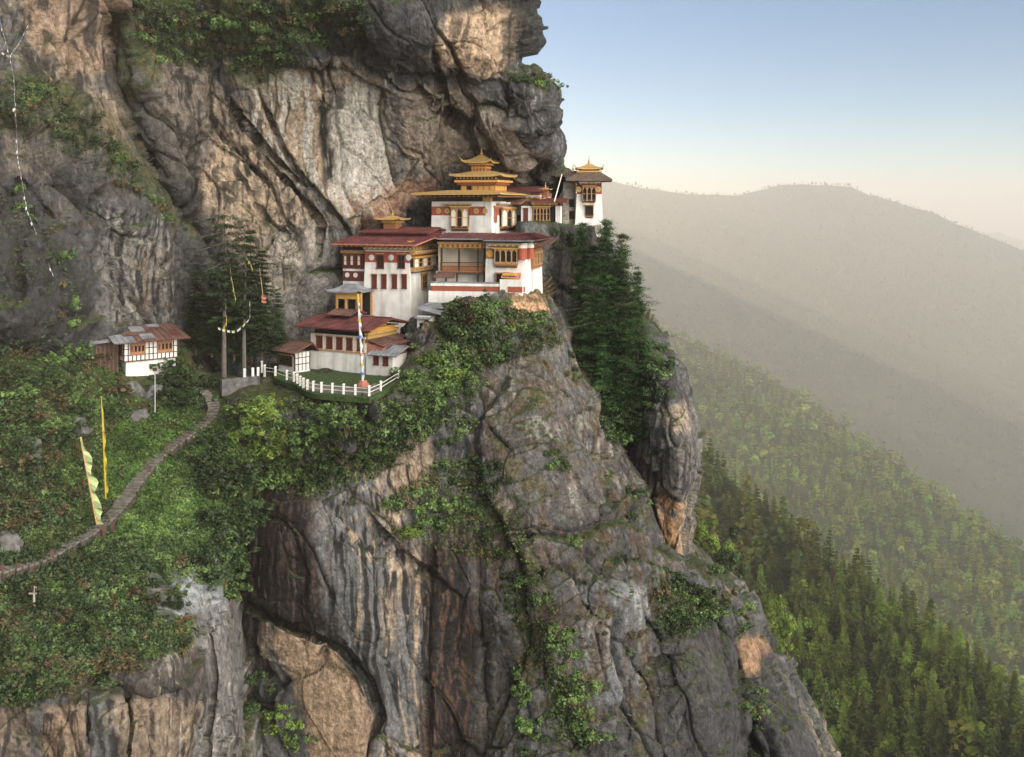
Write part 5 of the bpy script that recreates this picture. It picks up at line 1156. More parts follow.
def guesthouse():
    F = Fr(124, 386, 103.8, 37); r = F.root('guest_house', 'timber-framed white house with patched red and grey roof under the left cliff', 'house')
    T = face('F'); z = lambda row: F.fr(124, row)[1]; xr = F.fr(177.5, 378)[0]; zb = z(361.8); zt = z(344)
    w = MB(); w.box(.25, xr-.15, .2, 5, -1.5, zb-.06, M_WHITE); w.build('stone_base', r)
    w = MB(); w.box(0, xr, 0, 5, zb, zt, M_WHITE); w.build('wall', r)
    b = MB(); b.box(-.02, xr+.02, -.06, 5, zb-.058, zb+.05, M_DWOOD)
    n = 13; h = zt-zb
    for i in range(n+1):
        a = xr*i/n; b.box(max(a-.05, -.01), min(a+.05, xr+.01), -.05, -.002, zb+.052, zt, M_DWOOD)
    for q in (.33, .68): b.box(0, xr, -.048, -.003, zb+h*q-.04, zb+h*q+.04, M_DWOOD)
    for yy in (0, 1.5, 3.0): b.box(-.05, -.002, yy, yy+.1, zb+.052, zt, M_DWOOD)
    for q in (.33, .68): b.box(-.048, -.003, 0, 4, zb+h*q-.04, zb+h*q+.04, M_DWOOD)
    b.build('timber_frame', r)
    for a, c, k in ((130, 144.5, 4), (157, 172, 4)):
        x0, x1 = F.fr(a, 350)[0], F.fr(c, 350)[0]; p = MB(); p.box(x0, x1, -.14, -.06, zb+h*.33, zt-.02, M_WOOD); f = p.build('window', r)
        s = MB()
        for i in range(k): u = x0+(x1-x0)*(i+.2)/k; s.box(u, u+(x1-x0)/k*.6, -.16, -.142, zb+h*.52, zb+h*.85, M_DARKIN if i != 0 else M_MAROON)
        s.build('pane', f)
    window(r, face('L', (0, 2, 0)), .5, 1.3, zb+h*.35, zb+h*.85, 0, bars=(1, 1), fm=M_DWOOD)
    zr = zt+.35; b = MB(); b.box(.3, xr-.2, .3, 4.6, zt+.002, zr, M_DARKIN); b.build('attic', r)
    e0, e1 = -1.3, xr+1.0; b = MB(); u = lerp(e0, e1, .30)
    panel(b, (u, -1.1, zr-.1), (e1, -1.1, zr-.1), (e1-.4, 3.4, zr+1.1), (u, 3.4, zr+1.1), .08, M_RUST, edge=M_MAROON)
    panel(b, (e0, -1.1, zr-.13), (u-.004, -1.1, zr-.13), (u-.004, 3.4, zr+1.07), (e0, 3.4, zr+1.07), .08, M_SHEET, edge=M_RUST)
    panel(b, (e1-.4, 6.4, zr-.2), (e0, 6.4, zr-.2), (e0, 3.404, zr+1.08), (e1-.4, 3.404, zr+1.1), .08, M_SHEET)
    for (a, c, d, e, mm_) in ((u-1.0, u+.7, .5, 1.6, M_RUST), (u+.6, u+2.0, -.6, .8, M_SHEET), (e1-3.4, e1-2.1, 2.4, 3.3, M_SHEET), (u+.1, u+1.6, 1.4, 3.0, M_SHEET), (e1-1.6, e1-.8, -.2, .9, M_MAROON)):
        za = lambda y: zr-.1+(y+1.1)/4.5*1.2+.07; b.q([(a, d, za(d)), (c, d, za(d)), (c, e, za(e)), (a, e, za(e))], mm_)
    b.build('roof', r)
    w = MB(); w.box(-3.4, -.3, GY0, GY0+3.4, -1, zt+.1, M_DWOOD)
    for i in range(8): w.box(-3.4+i*.42, -3.3+i*.42, GY0-.05, GY0-.002, -1, zt+.1, M_RUST)
    w.build('side_shed', r)
    b = MB(); panel(b, (-4.3, GY0-.7, zt+.15), (-.2, GY0-.7, zt+.42), (.6, GY0+3.8, zt+1.55), (-4.0, GY0+3.8, zt+1.5), .08, M_SHEET); b.build('side_roof', r)
guesthouse()
# ================================================================ PLANTS
zb_fill()
M_LEAF = mat_leaf('shrub_leaf', (.012, .032, .007), (.125, .180, .055), .10, .4)
M_LEAF_D = mat_leaf('dark_leaf', (.006, .016, .005), (.052, .080, .030), .08, .4)
M_LEAF_B = mat_leaf('brown_leaf', (.03, .026, .012), (.12, .095, .045), .1)
M_GRASSB = mat_leaf('grass_blade', (.028, .064, .012), (.085, .135, .032), .15)
M_LEAF_Y = mat_leaf('yellow_leaf', (.06, .11, .014), (.19, .25, .06), .3)
M_NEED = mat_leaf('fir_needles', (.012, .042, .014), (.090, .165, .050), .25)
M_NEED_D = mat_leaf('dark_needles', (.008, .018, .008), (.040, .064, .024), .15)
M_NEED_F = mat_leaf('forest_needles', (.066, .120, .016), (.165, .205, .028), .55, .42, attr=True)
M_NEED_M = mat_leaf('far_needles', (.026, .050, .016), (.060, .085, .024), .3, .2, attr=True)
M_BARK = mat_plain('bark', (.12, .085, .06), .9, .4, 3)
M_BARK_G = mat_plain('grey_bark', (.10, .088, .075), .9, .3, 3)
def unit(a): return a/np.maximum(np.linalg.norm(a, axis=-1, keepdims=True), 1e-9)
def leaf_cards(C, Nrm, size, rg, long_=1.5, spread=.55):
    """one small pointed leaf spray per centre, roughly facing along Nrm"""
    n = len(C); Nn = unit(Nrm+rg.normal(size=(n, 3))*spread); t = unit(np.cross(Nn, rg.normal(size=(n, 3)))); b = np.cross(Nn, t)
    s = (np.asarray(size)*rg.uniform(.6, 1.35, n))[:, None]
    V = np.stack([C-t*s*long_*.5, C-b*s*.42+t*s*.08, C+t*s*long_*.5, C+b*s*.42], 1).reshape(-1, 3)
    return V, np.arange(4*n).reshape(n, 4)
def tube(pts, rad, n=6):
    P = np.asarray(pts, float); m = len(P); V = []; F = []
    for i in range(m):
        d = unit(P[min(i+1, m-1)]-P[max(i-1, 0)]); a = unit(np.cross(d, [.3, .9, .2])); b = np.cross(d, a)
        for k in range(n): V.append(P[i]+(a*math.cos(2*math.pi*k/n)+b*math.sin(2*math.pi*k/n))*rad[i])
    for i in range(m-1):
        for k in range(n): F.append((i*n+k, i*n+(k+1) % n, (i+1)*n+(k+1) % n, (i+1)*n+k))
    return np.array(V), np.array(F)
def join(parts):
    V, F, M = [], [], []; o = 0
    for v, f, m in parts: V.append(v); F.append(f+o); M.append(np.full(len(f), m)); o += len(v)
    return np.concatenate(V), np.concatenate(F), np.concatenate(M)
def bush_mesh(name, seed, n, mat, flat=.75, leaf=.13, lobes=12):
    rg = np.random.default_rng(seed); lobes = 26; L = rg.normal(size=(lobes, 3))*[.46, .46, .34*flat]; L[:, 2] = np.abs(L[:, 2])+.15; Rr = rg.uniform(.13, .27, lobes)
    k = rg.integers(0, lobes, n); d = unit(rg.normal(size=(n, 3))); r = Rr[k]*rg.uniform(.55, 1.08, n)
    C = L[k]+d*r[:, None]*[1, 1, .85]; keep = C[:, 2] > -.08; C, d = C[keep], d[keep]
    V, F = leaf_cards(C, d+[0, 0, .5], leaf, rg)
    parts = [(V, F, 0)]
    for i in range(5): parts.append((*tube([[0, 0, -.5], L[i]*.4, L[i]], [.035, .022, .010], 4), 1))
    V, F, M = join(parts); return np_mesh(name, V, F, [mat, M_BARK], M)
def conifer_arrays(seed, h=1.0, w=.17, whorls=20, nb=6, nt=4, base=.08, droop=.25, ragged=.3, tw=.07, top_pow=.85, flat_top=False):
    """whorled branches carrying sprays of needles; returns cards only"""
    rg = np.random.default_rng(seed); C, Nn, S = [], [], []; B = []
    for i in range(whorls):
        f = (i+.5*rg.random())/whorls; z = h*(base+(1-base)*f); L = w*h*((1-f)**top_pow+.04)*rg.uniform(1-ragged, 1+ragged*.6)
        if flat_top: L = w*h*(.45+.8*math.sin(f*3.0)**2+.5*(f > .85))*rg.uniform(.5, 1.2)
        a0 = rg.random()*6.28
        for k in range(nb):
            if rg.random() < ragged*.35: continue
            a = a0+6.283*k/nb+rg.normal()*.25; l = L*rg.uniform(.65, 1.15); dv = np.array([math.cos(a), math.sin(a), 0]); zb = z+rg.normal()*h/whorls*.55*(ragged > .4); dr = droop*(rg.uniform(.3, 1.5) if ragged > .4 else 1); l *= (rg.choice([.55, .85, 1, 1.25]) if ragged > .4 else 1); B.append((zb, dv, l))
            for j in range(nt):
                t = (j+.6)/nt; p = np.array([0, 0, zb])+dv*l*t+np.array([0, 0, -dr*l*t+.35*dr*l*t*t*1.6]); side = np.array([-dv[1], dv[0], 0])*rg.normal()*l*.16*(1-.4*t)
                C.append(p+side); Nn.append(np.array([0, 0, 1.0])+dv*.35); S.append(tw*h*(1.15-.5*t)*(1-.45*f))
    return np.array(C), np.array(Nn), np.array(S), B, rg
def needle_cards(C, Nn, S, rg, wd=.45, ln=1.0):
    n = len(C); out = unit(C*[1, 1, 0]+1e-6); t = unit(out+rg.normal(size=(n, 3))*.35+[0, 0, -.25]); Nn = unit(Nn+rg.normal(size=(n, 3))*.45); b = unit(np.cross(Nn, t)); s = S[:, None]
    V = np.stack([C-t*s*.6*ln, C-b*s*wd, C+t*s*.9*ln, C+b*s*wd], 1).reshape(-1, 3); return V, np.arange(4*n).reshape(n, 4)
def conifer_mesh(name, seed, mat, bark=None, **k):
    C, Nn, S, B, rg = conifer_arrays(seed, **k); V, F = needle_cards(C, Nn, S, rg)
    h = k.get('h', 1.0); T, TF = tube([[0, 0, -.04*h], [0, 0, .5*h], [0, 0, h]], [.013*h, .008*h, .002*h], 5)
    V, F, M = join([(V, F, 0), (T, TF, 1)]); return np_mesh(name, V, F, [mat, bark or M_BARK], M, attrs={'tint': np.ones((len(V), 3))})

# ---- near conifers, built leaf by leaf, trunk and crown as parts
def big_conifer(px, row, Y, h, seed, label, w=.16, whorls=44, nb=8, nt=9, base=.03, mat=None, name='conifer_tree', group=None, droop=.35, ragged=.35, tw=.034, bark=None, **k):
    r = empty(name, Vector(at(px, row, Y))); tag(r, label, 'tree', group)
    C, Nn, S, B, rg = conifer_arrays(seed, h=h, w=w, whorls=whorls, nb=nb, nt=nt, base=base, droop=droop, ragged=ragged, tw=tw, **k)
    rep = 9; C = np.repeat(C, rep, 0)+rg.normal(size=(len(C)*rep, 3))*[.013*h, .013*h, .005*h]; Nn = np.repeat(Nn, rep, 0); S = np.minimum(np.repeat(S, rep)*.42, .5)
    V, F = needle_cards(C, Nn, S, rg, .19, 1.1); child(np_mesh('crown', V, F, mat or M_NEED), 'crown', r)
    parts = [(*tube([[0, 0, -.6], [0, 0, .3*h], [.01*h, 0, .7*h], [0, 0, h*.98]], [.016*h, .012*h, .006*h, .001*h], 8), 0)]
    for z, dv, l in B[::3]: p = np.array([0, 0, z]); parts.append((*tube([p, p+dv*l*.5+[0, 0, -droop*l*.3], p+dv*l*.9+[0, 0, -droop*l*.5]], [.003*h, .002*h, .0008*h], 4), 0))
    V, F, M = join(parts); child(np_mesh('trunk', V, F, bark or M_BARK), 'trunk', r); return r
RC = 'tall firs on the ledge below the chapel'
for (px, row, Y, top, w, label, seed) in [
    (606, 440, 125.0, 219, .20, 'tallest fir of the ledge, its ragged top just below the white chapel', 1),
    (622, 432, 124.0, 236, .22, 'broad fir standing right beside the tallest one', 6),
    (637, 424, 123.0, 270, .27, 'right-hand fir with long side branches out over the valley', 2),
    (582, 385, 127.5, 224, .20, 'slim fir against the dark crag under the chapel', 3),
    (593, 405, 126.0, 246, .24, 'fir between the dark crag and the tallest fir', 7),
    (626, 438, 121.5, 330, .42, 'bushy low fir at the front of the ledge below the chapel', 4),
    (604, 432, 122.0, 335, .40, 'low fir leaning into the cleft beside the pillar', 5),
    (646, 420, 122.0, 338, .34, 'short fir at the outer corner of the ledge', 8)]:
    big_conifer(px, row, Y, (row-top)*Y/FPX, seed, label, w=w, group=RC, whorls=32 if top < 300 else 16, tw=.040 if top < 300 else .075, ragged=.5, nt=13, nb=8, top_pow=.62)
for (px, row, Y, top, w, mat, label, seed, kw) in [
    (224, 375, 108, 208, .27, M_NEED_D, 'tall bare-trunked pine with flat layered top, left one of the pair', 11, dict(base=.34, flat_top=True, whorls=12, tw=.06, nb=7)),
    (244, 371, 109, 222, .28, M_NEED_D, 'second tall pine with bare trunk, just right of the flat-topped one', 12, dict(base=.30, whorls=13, flat_top=True, tw=.06, nb=7)),
    (196, 350, 113, 262, .22, M_NEED_D, 'dark tree behind the right end of the guest house roof', 13, {}),
    (212, 352, 112, 268, .26, M_NEED_D, 'dark spreading tree between guest house and the two tall pines', 14, {}),
    (262, 356, 112, 248, .24, M_NEED_D, 'dark tree right behind the second tall pine', 15, {}),
    (278, 358, 113, 292, .25, M_NEED_D, 'low dark tree behind the little shed', 16, {}),
    (234, 356, 111.5, 258, .28, M_NEED_D, 'dense dark tree filling the gap between the two tall pines', 17, {}),
    (250, 352, 113.5, 228, .18, M_NEED_D, 'slender dark tree against the tan rock behind the pines', 18, {})]:
    kk = dict(whorls=24, tw=.07, nb=8, nt=8); kk.update(kw); kk.setdefault('base', .05)
    big_conifer(px, row, Y, (row-top)*Y/FPX, seed, label, w=w, mat=mat, name='pine_tree' if seed < 13 else 'dark_tree', bark=M_BARK_G if seed < 13 else None, group='dark trees by the pines' if seed > 12 else 'pair of tall bare-trunked pines', **kk)

# ---- shrubs
BM = {}
for nm, mat in (('g', M_LEAF), ('d', M_LEAF_D), ('b', M_LEAF_B), ('y', M_LEAF_Y)):
    for s in range(3): BM[nm+str(s)] = bush_mesh('shrub', 100+ord(nm)+s*7, 1100, mat, flat=.7+.2*s, leaf=.115, lobes=10+3*s)
def rand_in(poly, n, rg):
    P = np.array(poly, float); out = []
    while len(out) < n:
        p = rg.uniform(P.min(0), P.max(0)); 
        if in_poly(np.array([p[0]]), np.array([p[1]]), poly)[0]: out.append(p)
    return out
rg_s = np.random.default_rng(55)
SPEC = []
def shrubs(poly, n, r0, r1, kinds, label, group):
    for p in rand_in(poly, n, rg_s):
        w = hit1(p[0], p[1])
        if w.y > 400: continue
        s = rg_s.uniform(r0, r1); SPEC.append((s/w.y*(1 if -4 < p[0] < 1028 and -4 < p[1] < 760 else .2), w+Vector((0, .15*s, -.25*s)), s, kinds[rg_s.integers(len(kinds))]+str(rg_s.integers(3)), rg_s.uniform(0, 6.28), label, group))
def plant_shrubs():
    SPEC.sort(key=lambda q: -q[0])
    for _, w, s, k, a, label, group in SPEC[:292]:
        o = link(BM[k], 'shrub', loc=w); o.rotation_euler = (rg_s.normal()*.12, rg_s.normal()*.12, a); o.scale = (s, s*rg_s.uniform(.8, 1.1), s*rg_s.uniform(.7, 1.0)); tag(o, label, 'shrub', group)
    for kind, mat in (('g', M_LEAF), ('d', M_LEAF_D), ('b', M_LEAF_B), ('y', M_LEAF_Y)):
        Vs, Fs = [], []; o = 0
        for _, w, s, k, a, label, group in SPEC[292:]:
            if k[0] != kind: continue
            rg = np.random.default_rng(int(a*1e6)); n = 520; lb = 9; L = rg.normal(size=(lb, 3))*[.48, .48, .24]; L[:, 2] = np.abs(L[:, 2])+.15; q = rg.integers(0, lb, n); d = unit(rg.normal(size=(n, 3)))
            C = (L[q]+d*(rg.uniform(.2, .45, lb)[q]*rg.uniform(.6, 1.05, n))[:, None])*s+np.array(w); V, F = leaf_cards(C, d+[0, 0, .5], .15*s, rg); Vs.append(V); Fs.append(F+o); o += len(V)
        if Vs: tag(link(np_mesh('thicket', np.concatenate(Vs), np.concatenate(Fs), mat), 'thicket'), 'mass of smaller '+{'g': 'green', 'd': 'dark green', 'b': 'brownish', 'y': 'light green'}[kind]+' shrubs on slopes and ledges', kind='stuff')
shrubs([(262, 398), (305, 399), (400, 402), (432, 372), (470, 345), (478, 385), (440, 412), (425, 440), (380, 452), (372, 480), (310, 500), (262, 480)], 95, 1.0, 2.1, 'gggdg', 'leafy green shrub on the bank under the white fence', 'shrubs on the bank under the white fence')
shrubs([(398, 385), (418, 345), (432, 350), (470, 345), (470, 375), (430, 398), (400, 402)], 22, .9, 1.6, 'ggy', 'green shrub on the bank right of the terrace', 'shrubs right of the terrace')
shrubs([(446, 322), (460, 308), (480, 296), (520, 306), (552, 318), (560, 340), (510, 352), (470, 372), (445, 350)], 42, 1.0, 2.0, 'ggdb', 'grey-green shrub on the rock right under the monastery wall', 'shrubs under the monastery wall')
shrubs([(240, 400), (285, 402), (290, 440), (262, 452), (238, 430)], 10, 1.4, 2.2, 'yyg', 'light green shrub below the left end of the white fence', 'light green shrubs')
shrubs([(192, 430), (250, 425), (262, 480), (262, 540), (236, 600), (200, 590), (205, 500)], 60, 1.2, 2.4, 'dddg', 'dark green shrub in the shady gully left of the pillar', 'shrubs in the shady gully')
shrubs([(165, 365), (205, 362), (215, 400), (190, 412), (160, 405)], 14, 1.5, 2.3, 'dd', 'dark round shrub between guest house and path', 'shrubs by the guest house')
shrubs([(-20, 350), (60, 345), (115, 352), (130, 392), (110, 420), (60, 432), (-20, 450)], 60, 1.0, 1.9, 'ggddb', 'mixed green shrub on the upper left slope', 'shrubs on the upper left slope')
shrubs([(-20, 450), (60, 440), (78, 470), (74, 520), (40, 540), (-20, 550)], 52, .8, 1.6, 'dddbg', 'dark shrub on the left slope beside the tall flag', 'dark shrubs on the left slope')
shrubs([(-20, 600), (60, 575), (120, 560), (180, 560), (190, 600), (190, 650), (110, 665), (50, 690), (-20, 700)], 120, .6, 1.25, 'gdgdbb', 'low mixed shrub on the slope under the path', 'low shrubs under the path')
shrubs([(-20, 655), (60, 650), (180, 640), (195, 655), (110, 680), (40, 705), (-20, 715)], 30, .6, 1.2, 'dbb', 'brownish shrub along the brink above the lower cliff', 'shrubs along the lower brink')
shrubs([(440, 375), (475, 372), (480, 410), (462, 450), (444, 440), (452, 405)], 13, .8, 1.3, 'ggd', 'shrub in the upper groove of the pillar', 'shrubs in the upper groove of the pillar')
shrubs([(386, 496), (440, 460), (492, 462), (520, 500), (490, 540), (470, 520), (430, 530), (396, 540)], 38, .8, 1.5, 'ggdb', 'green shrub on the slanting ledge across the pillar', 'shrubs on the slanting ledge')
shrubs([(394, 530), (412, 524), (418, 540), (400, 548)], 3, 1.0, 1.3, 'y', 'bright yellow-green clump on the smooth pillar face', 'bright clumps on the pillar')
shrubs([(488, 540), (520, 560), (560, 620), (590, 680), (600, 740), (560, 740), (545, 680), (510, 620)], 44, .7, 1.4, 'ggdb', 'shrub in the long crack down the pillar', 'shrubs in the long crack')
shrubs([(520, 660), (548, 680), (545, 757), (515, 757)], 10, .8, 1.3, 'gd', 'shrub low down on the pillar by the lower edge', 'shrubs low on the pillar')
shrubs([(545, 450), (580, 460), (575, 475), (545, 472)], 6, .6, 1.0, 'gb', 'small shrub on the grey face of the pillar', 'small shrubs on the grey face')
shrubs([(570, 520), (640, 600), (640, 680), (600, 640), (560, 560)], 14, .5, 1.0, 'gbd', 'small shrub in a joint of the right rock face', 'shrubs in joints of the right face')
shrubs([(650, 580), (690, 572), (722, 590), (726, 612), (700, 640), (664, 632), (650, 610)], 34, .9, 1.8, 'dgb', 'dark shrub on the ledge under the orange scar', 'shrubs on the ledge under the orange scar')
shrubs([(600, 425), (640, 430), (668, 400), (664, 350), (655, 345), (650, 420), (645, 440), (608, 446)], 18, 1.0, 1.8, 'dgd', 'shrub at the foot of the firs', 'shrubs at the foot of the firs')
shrubs([(625, 470), (640, 480), (645, 540), (632, 560), (622, 510)], 8, .7, 1.2, 'gd', 'shrub inside the deep cleft', 'shrubs in the deep cleft')
shrubs([(545, 320), (570, 350), (600, 400), (590, 410), (560, 370)], 9, .6, 1.1, 'bgd', 'shrub along the edge of the cleft', 'shrubs along the edge of the cleft')
shrubs([(125, 2), (360, 2), (368, 26), (330, 40), (262, 80), (236, 80), (228, 55), (160, 62), (130, 50)], 78, 1.0, 1.9, 'ddggb', 'dark shrub high on the cliff above the wall', 'shrubs high on the cliff')
shrubs([(0, 82), (55, 80), (100, 125), (180, 226), (172, 236), (95, 160), (30, 120), (0, 125)], 46, .7, 1.3, 'ddbg', 'shrub on the slanting rib at upper left', 'shrubs on the upper left rib')
shrubs([(0, 180), (30, 190), (60, 240), (86, 330), (110, 340), (60, 345), (40, 250)], 12, .7, 1.3, 'dbg', 'shrub among the dark boulders at the left edge', 'shrubs among the dark boulders')
shrubs([(510, 74), (550, 74), (562, 88), (540, 86), (516, 82)], 10, .6, 1.1, 'gyb', 'small shrub on top of the overhanging nose', 'shrubs on the overhanging nose')
shrubs([(240, 650), (290, 700), (330, 757), (240, 757)], 18, .7, 1.3, 'gyd', 'fresh green shrub low in the dark chasm', 'shrubs low in the chasm')
shrubs([(545, 226), (575, 228), (580, 250), (556, 252)], 7, .7, 1.2, 'd', 'dark shrub hanging under the chapel terrace', 'shrubs under the chapel terrace')
shrubs([(740, 690), (760, 690), (765, 757), (745, 757)], 9, .7, 1.3, 'gdb', 'shrub in the groove near the lower right edge', 'shrubs near the lower right edge')
shrubs([(708, 560), (740, 590), (760, 640), (748, 640), (728, 600)], 7, .8, 1.4, 'gyb', 'shrub along the right brink of the rock', 'shrubs along the right brink')

plant_shrubs()

# ---- ground cover: leaves lying over the turf of the slope and the ledges
BARE = [[(142, 574), (176, 570), (205, 566), (222, 600), (216, 640), (196, 626), (172, 628), (150, 604)], [(14, 452), (38, 452), (36, 474), (14, 474)], [(196, 596), (240, 600), (240, 757), (200, 757)], [(300, 640), (250, 600), (420, 500), (420, 757), (300, 757)]]
def cover(name, polys, n, size, mat, label, per=9, r=.38, seed=1, lift=.05):
    rg = np.random.default_rng(seed); P = np.concatenate([np.array(rand_in(pl, int(n*w), rg)) for pl, w in polys]); C = hit(P[:, 0], P[:, 1]); C = C[C[:, 1] < 400]
    C = C+rg.normal(size=C.shape)*[.1, .3, .0]; keep = fbm(C*.35+seed, 3) > -.22; qx, qy = pix(C)
    for ex in BARE: keep &= ~in_poly(qx, qy, ex)
    C = C[keep]
    m = len(C); C = np.repeat(C, per, 0); d = unit(rg.normal(size=C.shape)*[1, 1, .6]+[0, -.3, .5]); C = C+d*(rg.uniform(.2, 1, (len(C), 1))*r*np.repeat(rg.uniform(.5, 1.5, (m, 1)), per, 0)); C[:, 2] += lift
    V, F = leaf_cards(C, d, size, rg); o = link(np_mesh(name, V, F, mat), name); tag(o, label, kind='stuff')
SLP = [(-40, 345), (60, 340), (118, 350), (130, 396), (205, 425), (240, 400), (262, 410), (262, 500), (240, 590), (205, 580), (190, 650), (110, 665), (40, 700), (-40, 710)]
LWR = [(-40, 560), (120, 540), (200, 540), (205, 580), (185, 650), (110, 665), (40, 700), (-40, 710)]
MID = [(110, 540), (150, 470), (215, 432), (240, 440), (225, 520), (190, 560)]
cover('grass', [(SLP, 1.0), (MID, .6)], 8000, .15, M_LEAF, 'green grass and herbs on the hillside', 8, .22, 3)
cover('meadow', [(MID, 1.0), ([(108, 430), (150, 410), (205, 405), (150, 470), (112, 515), (100, 480)], .5)], 7000, .13, M_GRASSB, 'bright green grass on both sides of the stone path', 9, .20, 13)
cover('undergrowth', [(SLP, .6), (LWR, .9)], 3800, .20, M_LEAF_D, 'dark undergrowth on the hillside', 10, .40, 4)
cover('bracken', [(LWR, 1.0), ([(-40, 430), (80, 440), (70, 540), (-40, 560)], .4)], 500, .16, M_LEAF_B, 'brown bracken on the hillside', 9, .35, 5)
cover('ledge_plants', [([(240, 398), (400, 400), (470, 330), (480, 400), (372, 480), (310, 500), (250, 480)], 1), ([(430, 330), (480, 300), (555, 320), (560, 345), (470, 375)], .5), ([(395, 496), (440, 460), (492, 462), (520, 500), (560, 620), (600, 740), (560, 740), (490, 560), (400, 540)], .7), ([(650, 578), (722, 590), (700, 640), (660, 632)], .3)], 3000, .16, M_LEAF, 'small plants on the ledges of the pillar', 9, .35, 6)
cover('cliff_plants', [([(120, 0), (370, 0), (370, 28), (262, 84), (228, 58), (130, 66)], 1), ([(0, 80), (60, 76), (190, 234), (100, 168), (0, 128)], .6), ([(0, 180), (60, 240), (95, 335), (0, 345)], .15), ([(508, 74), (562, 86), (516, 84)], .1)], 1500, .16, M_LEAF_D, 'small dark plants on the ledges of the great wall', 9, .4, 7)
cover('moss_tufts', [([(470, 330), (600, 400), (690, 600), (720, 757), (480, 757)], 1), ([(0, 0), (520, 0), (540, 150), (300, 300), (0, 330)], 1)], 900, .12, M_LEAF_B, 'dry tufts in the joints of the rock', 6, .3, 8)

# ---- light green broadleaf trees on the brink at the right
def broadleaf(px, row, Y, h, seed, mat, label, name='broadleaf_tree'):
    r = empty(name, Vector(at(px, row, Y))); tag(r, label, 'tree'); rg = np.random.default_rng(seed); nl = 16
    L = rg.normal(size=(nl, 3))*[.17, .17, .20]+[0, 0, .62]; k = rg.integers(0, nl, 2600); d = unit(rg.normal(size=(2600, 3))); C = (L[k]+d*(rg.uniform(.05, .15, nl)[k]*rg.uniform(.6, 1.1, 2600))[:, None])*h
    V, F = leaf_cards(C, d+[0, 0, .4], .035*h, rg); child(np_mesh('crown', V, F, mat), 'crown', r)
    parts = [(*tube([[0, 0, -.1*h], [.02*h, 0, .3*h], [0, 0, .7*h]], [.022*h, .016*h, .006*h]), 0)]+[(*tube([[0, 0, (.25+.03*i)*h], L[i]*h], [.008*h, .003*h], 4), 0) for i in range(9)]
    V, F, M = join(parts); child(np_mesh('trunk', V, F, M_BARK), 'trunk', r)
broadleaf(706, 566, 135, 6.0, 61, M_LEAF_Y, 'light green tree right of the orange scar above the forest')
broadleaf(728, 600, 150, 8.5, 62, M_LEAF_D, 'dark rounded tree on the brink right of the buttress')
broadleaf(770, 640, 160, 6.0, 63, M_LEAF_Y, 'yellow-green tree below the tan rock patch at the right brink')
broadleaf(786, 664, 170, 8.0, 64, M_LEAF_Y, 'second yellow-green tree lower down the right brink')
broadleaf(822, 724, 175, 7.0, 65, M_LEAF, 'green tree at the lowest visible end of the right brink')
broadleaf(262, 440, 98.0, 4.6, 66, M_LEAF_Y, 'light green tree in front of the fence below the little shed')

# ---- forests of the far slopes
def scatter(G, n, seed, lim):
    rg = np.random.default_rng(seed); nr, nc = G.shape[:2]
    a = np.linalg.norm(np.cross((G[1:, :-1]-G[:-1, :-1])*[1, 1, .6], (G[:-1, 1:]-G[:-1, :-1])*[1, 1, .6]), axis=2).ravel(); k = rg.choice(len(a), n, p=a/a.sum()); i, j = k//(nc-1), k % (nc-1); u, v = rg.random((2, n))
    P = G[i, j]*((1-u)*(1-v))[:, None]+G[i+1, j]*(u*(1-v))[:, None]+G[i, j+1]*((1-u)*v)[:, None]+G[i+1, j+1]*(u*v)[:, None]
    x, y = pix(P); m = (x > lim[0]) & (x < lim[1]) & (y > lim[2]) & (y < lim[3]); return P[m], rg
def thin(P, d):
    """keep at most one tree per patch of ground of size d"""
    key = np.floor(P[:, :2]/d).astype(int); _, i = np.unique(key, axis=0, return_index=True); return P[np.sort(i)]
def forest_mass(name, P, rg, h0, h1, protos, mat, label):
    Vs, Fs, Ts = [], [], []; o = 0; k = rg.integers(0, len(protos), len(P))
    for q, (V, F) in enumerate(protos):
        Q = P[k == q]; n = len(Q)
        if not n: continue
        a = rg.uniform(0, 6.28, n); s = rg.uniform(h0, h1, n)*rg.choice([.6, .85, 1, 1.15], n)*(1+.5*fbm(Q/60+9, 2)); c, si = np.cos(a)[:, None], np.sin(a)[:, None]; w = s*rg.uniform(.85, 1.25, n)
        X = np.stack([(V[None, :, 0]*c-V[None, :, 1]*si)*w[:, None], (V[None, :, 0]*si+V[None, :, 1]*c)*w[:, None], V[None, :, 2]*s[:, None]], -1)+Q[:, None]
        Vs.append(X.reshape(-1, 3)); Fs.append((F[None]+(np.arange(n)*len(V))[:, None, None]).reshape(-1, 4)+o); o += n*len(V)
        tt = rg.uniform(.65, 1.5, n)*(1+.6*fbm(Q/90+3, 3)); tn = np.stack([tt*rg.uniform(.75, 1.35, n), tt, tt*rg.uniform(.7, 1.2, n)], 1); Ts.append(np.repeat(np.clip(tn, .25, 1.9), len(V), 0))
    V, F = np.concatenate(Vs), np.concatenate(Fs); tr = link(np_mesh(name, V, F, mat, attrs={'tint': np.concatenate(Ts)}), name); return tag(tr, label, kind='stuff')
def proto(seed, **k):
    C, Nn, S, B, rg = conifer_arrays(seed, **k); return needle_cards(C, Nn, S, rg)
def round_proto(seed, n=26, s=.2):
    rg = np.random.default_rng(seed); d = unit(rg.normal(size=(n, 3))); C = d*[.26, .26, .34]*rg.uniform(.6, 1.1, (n, 1))+[0, 0, .6]; return leaf_cards(C, d+[0, 0, .3], s, rg, 1.3)
P1, rg1 = scatter(G1, 9000, 21, (650, 1060, 380, 830)); P1 = thin(P1, 6.8)
x1, y1 = pix(P1); size = 1/P1[:, 1]; vis = (x1 < 1024) & (y1 < 770)
order = np.argsort(-size*vis); near = order[:290]; rest = np.setdiff1d(np.arange(len(P1)), near)
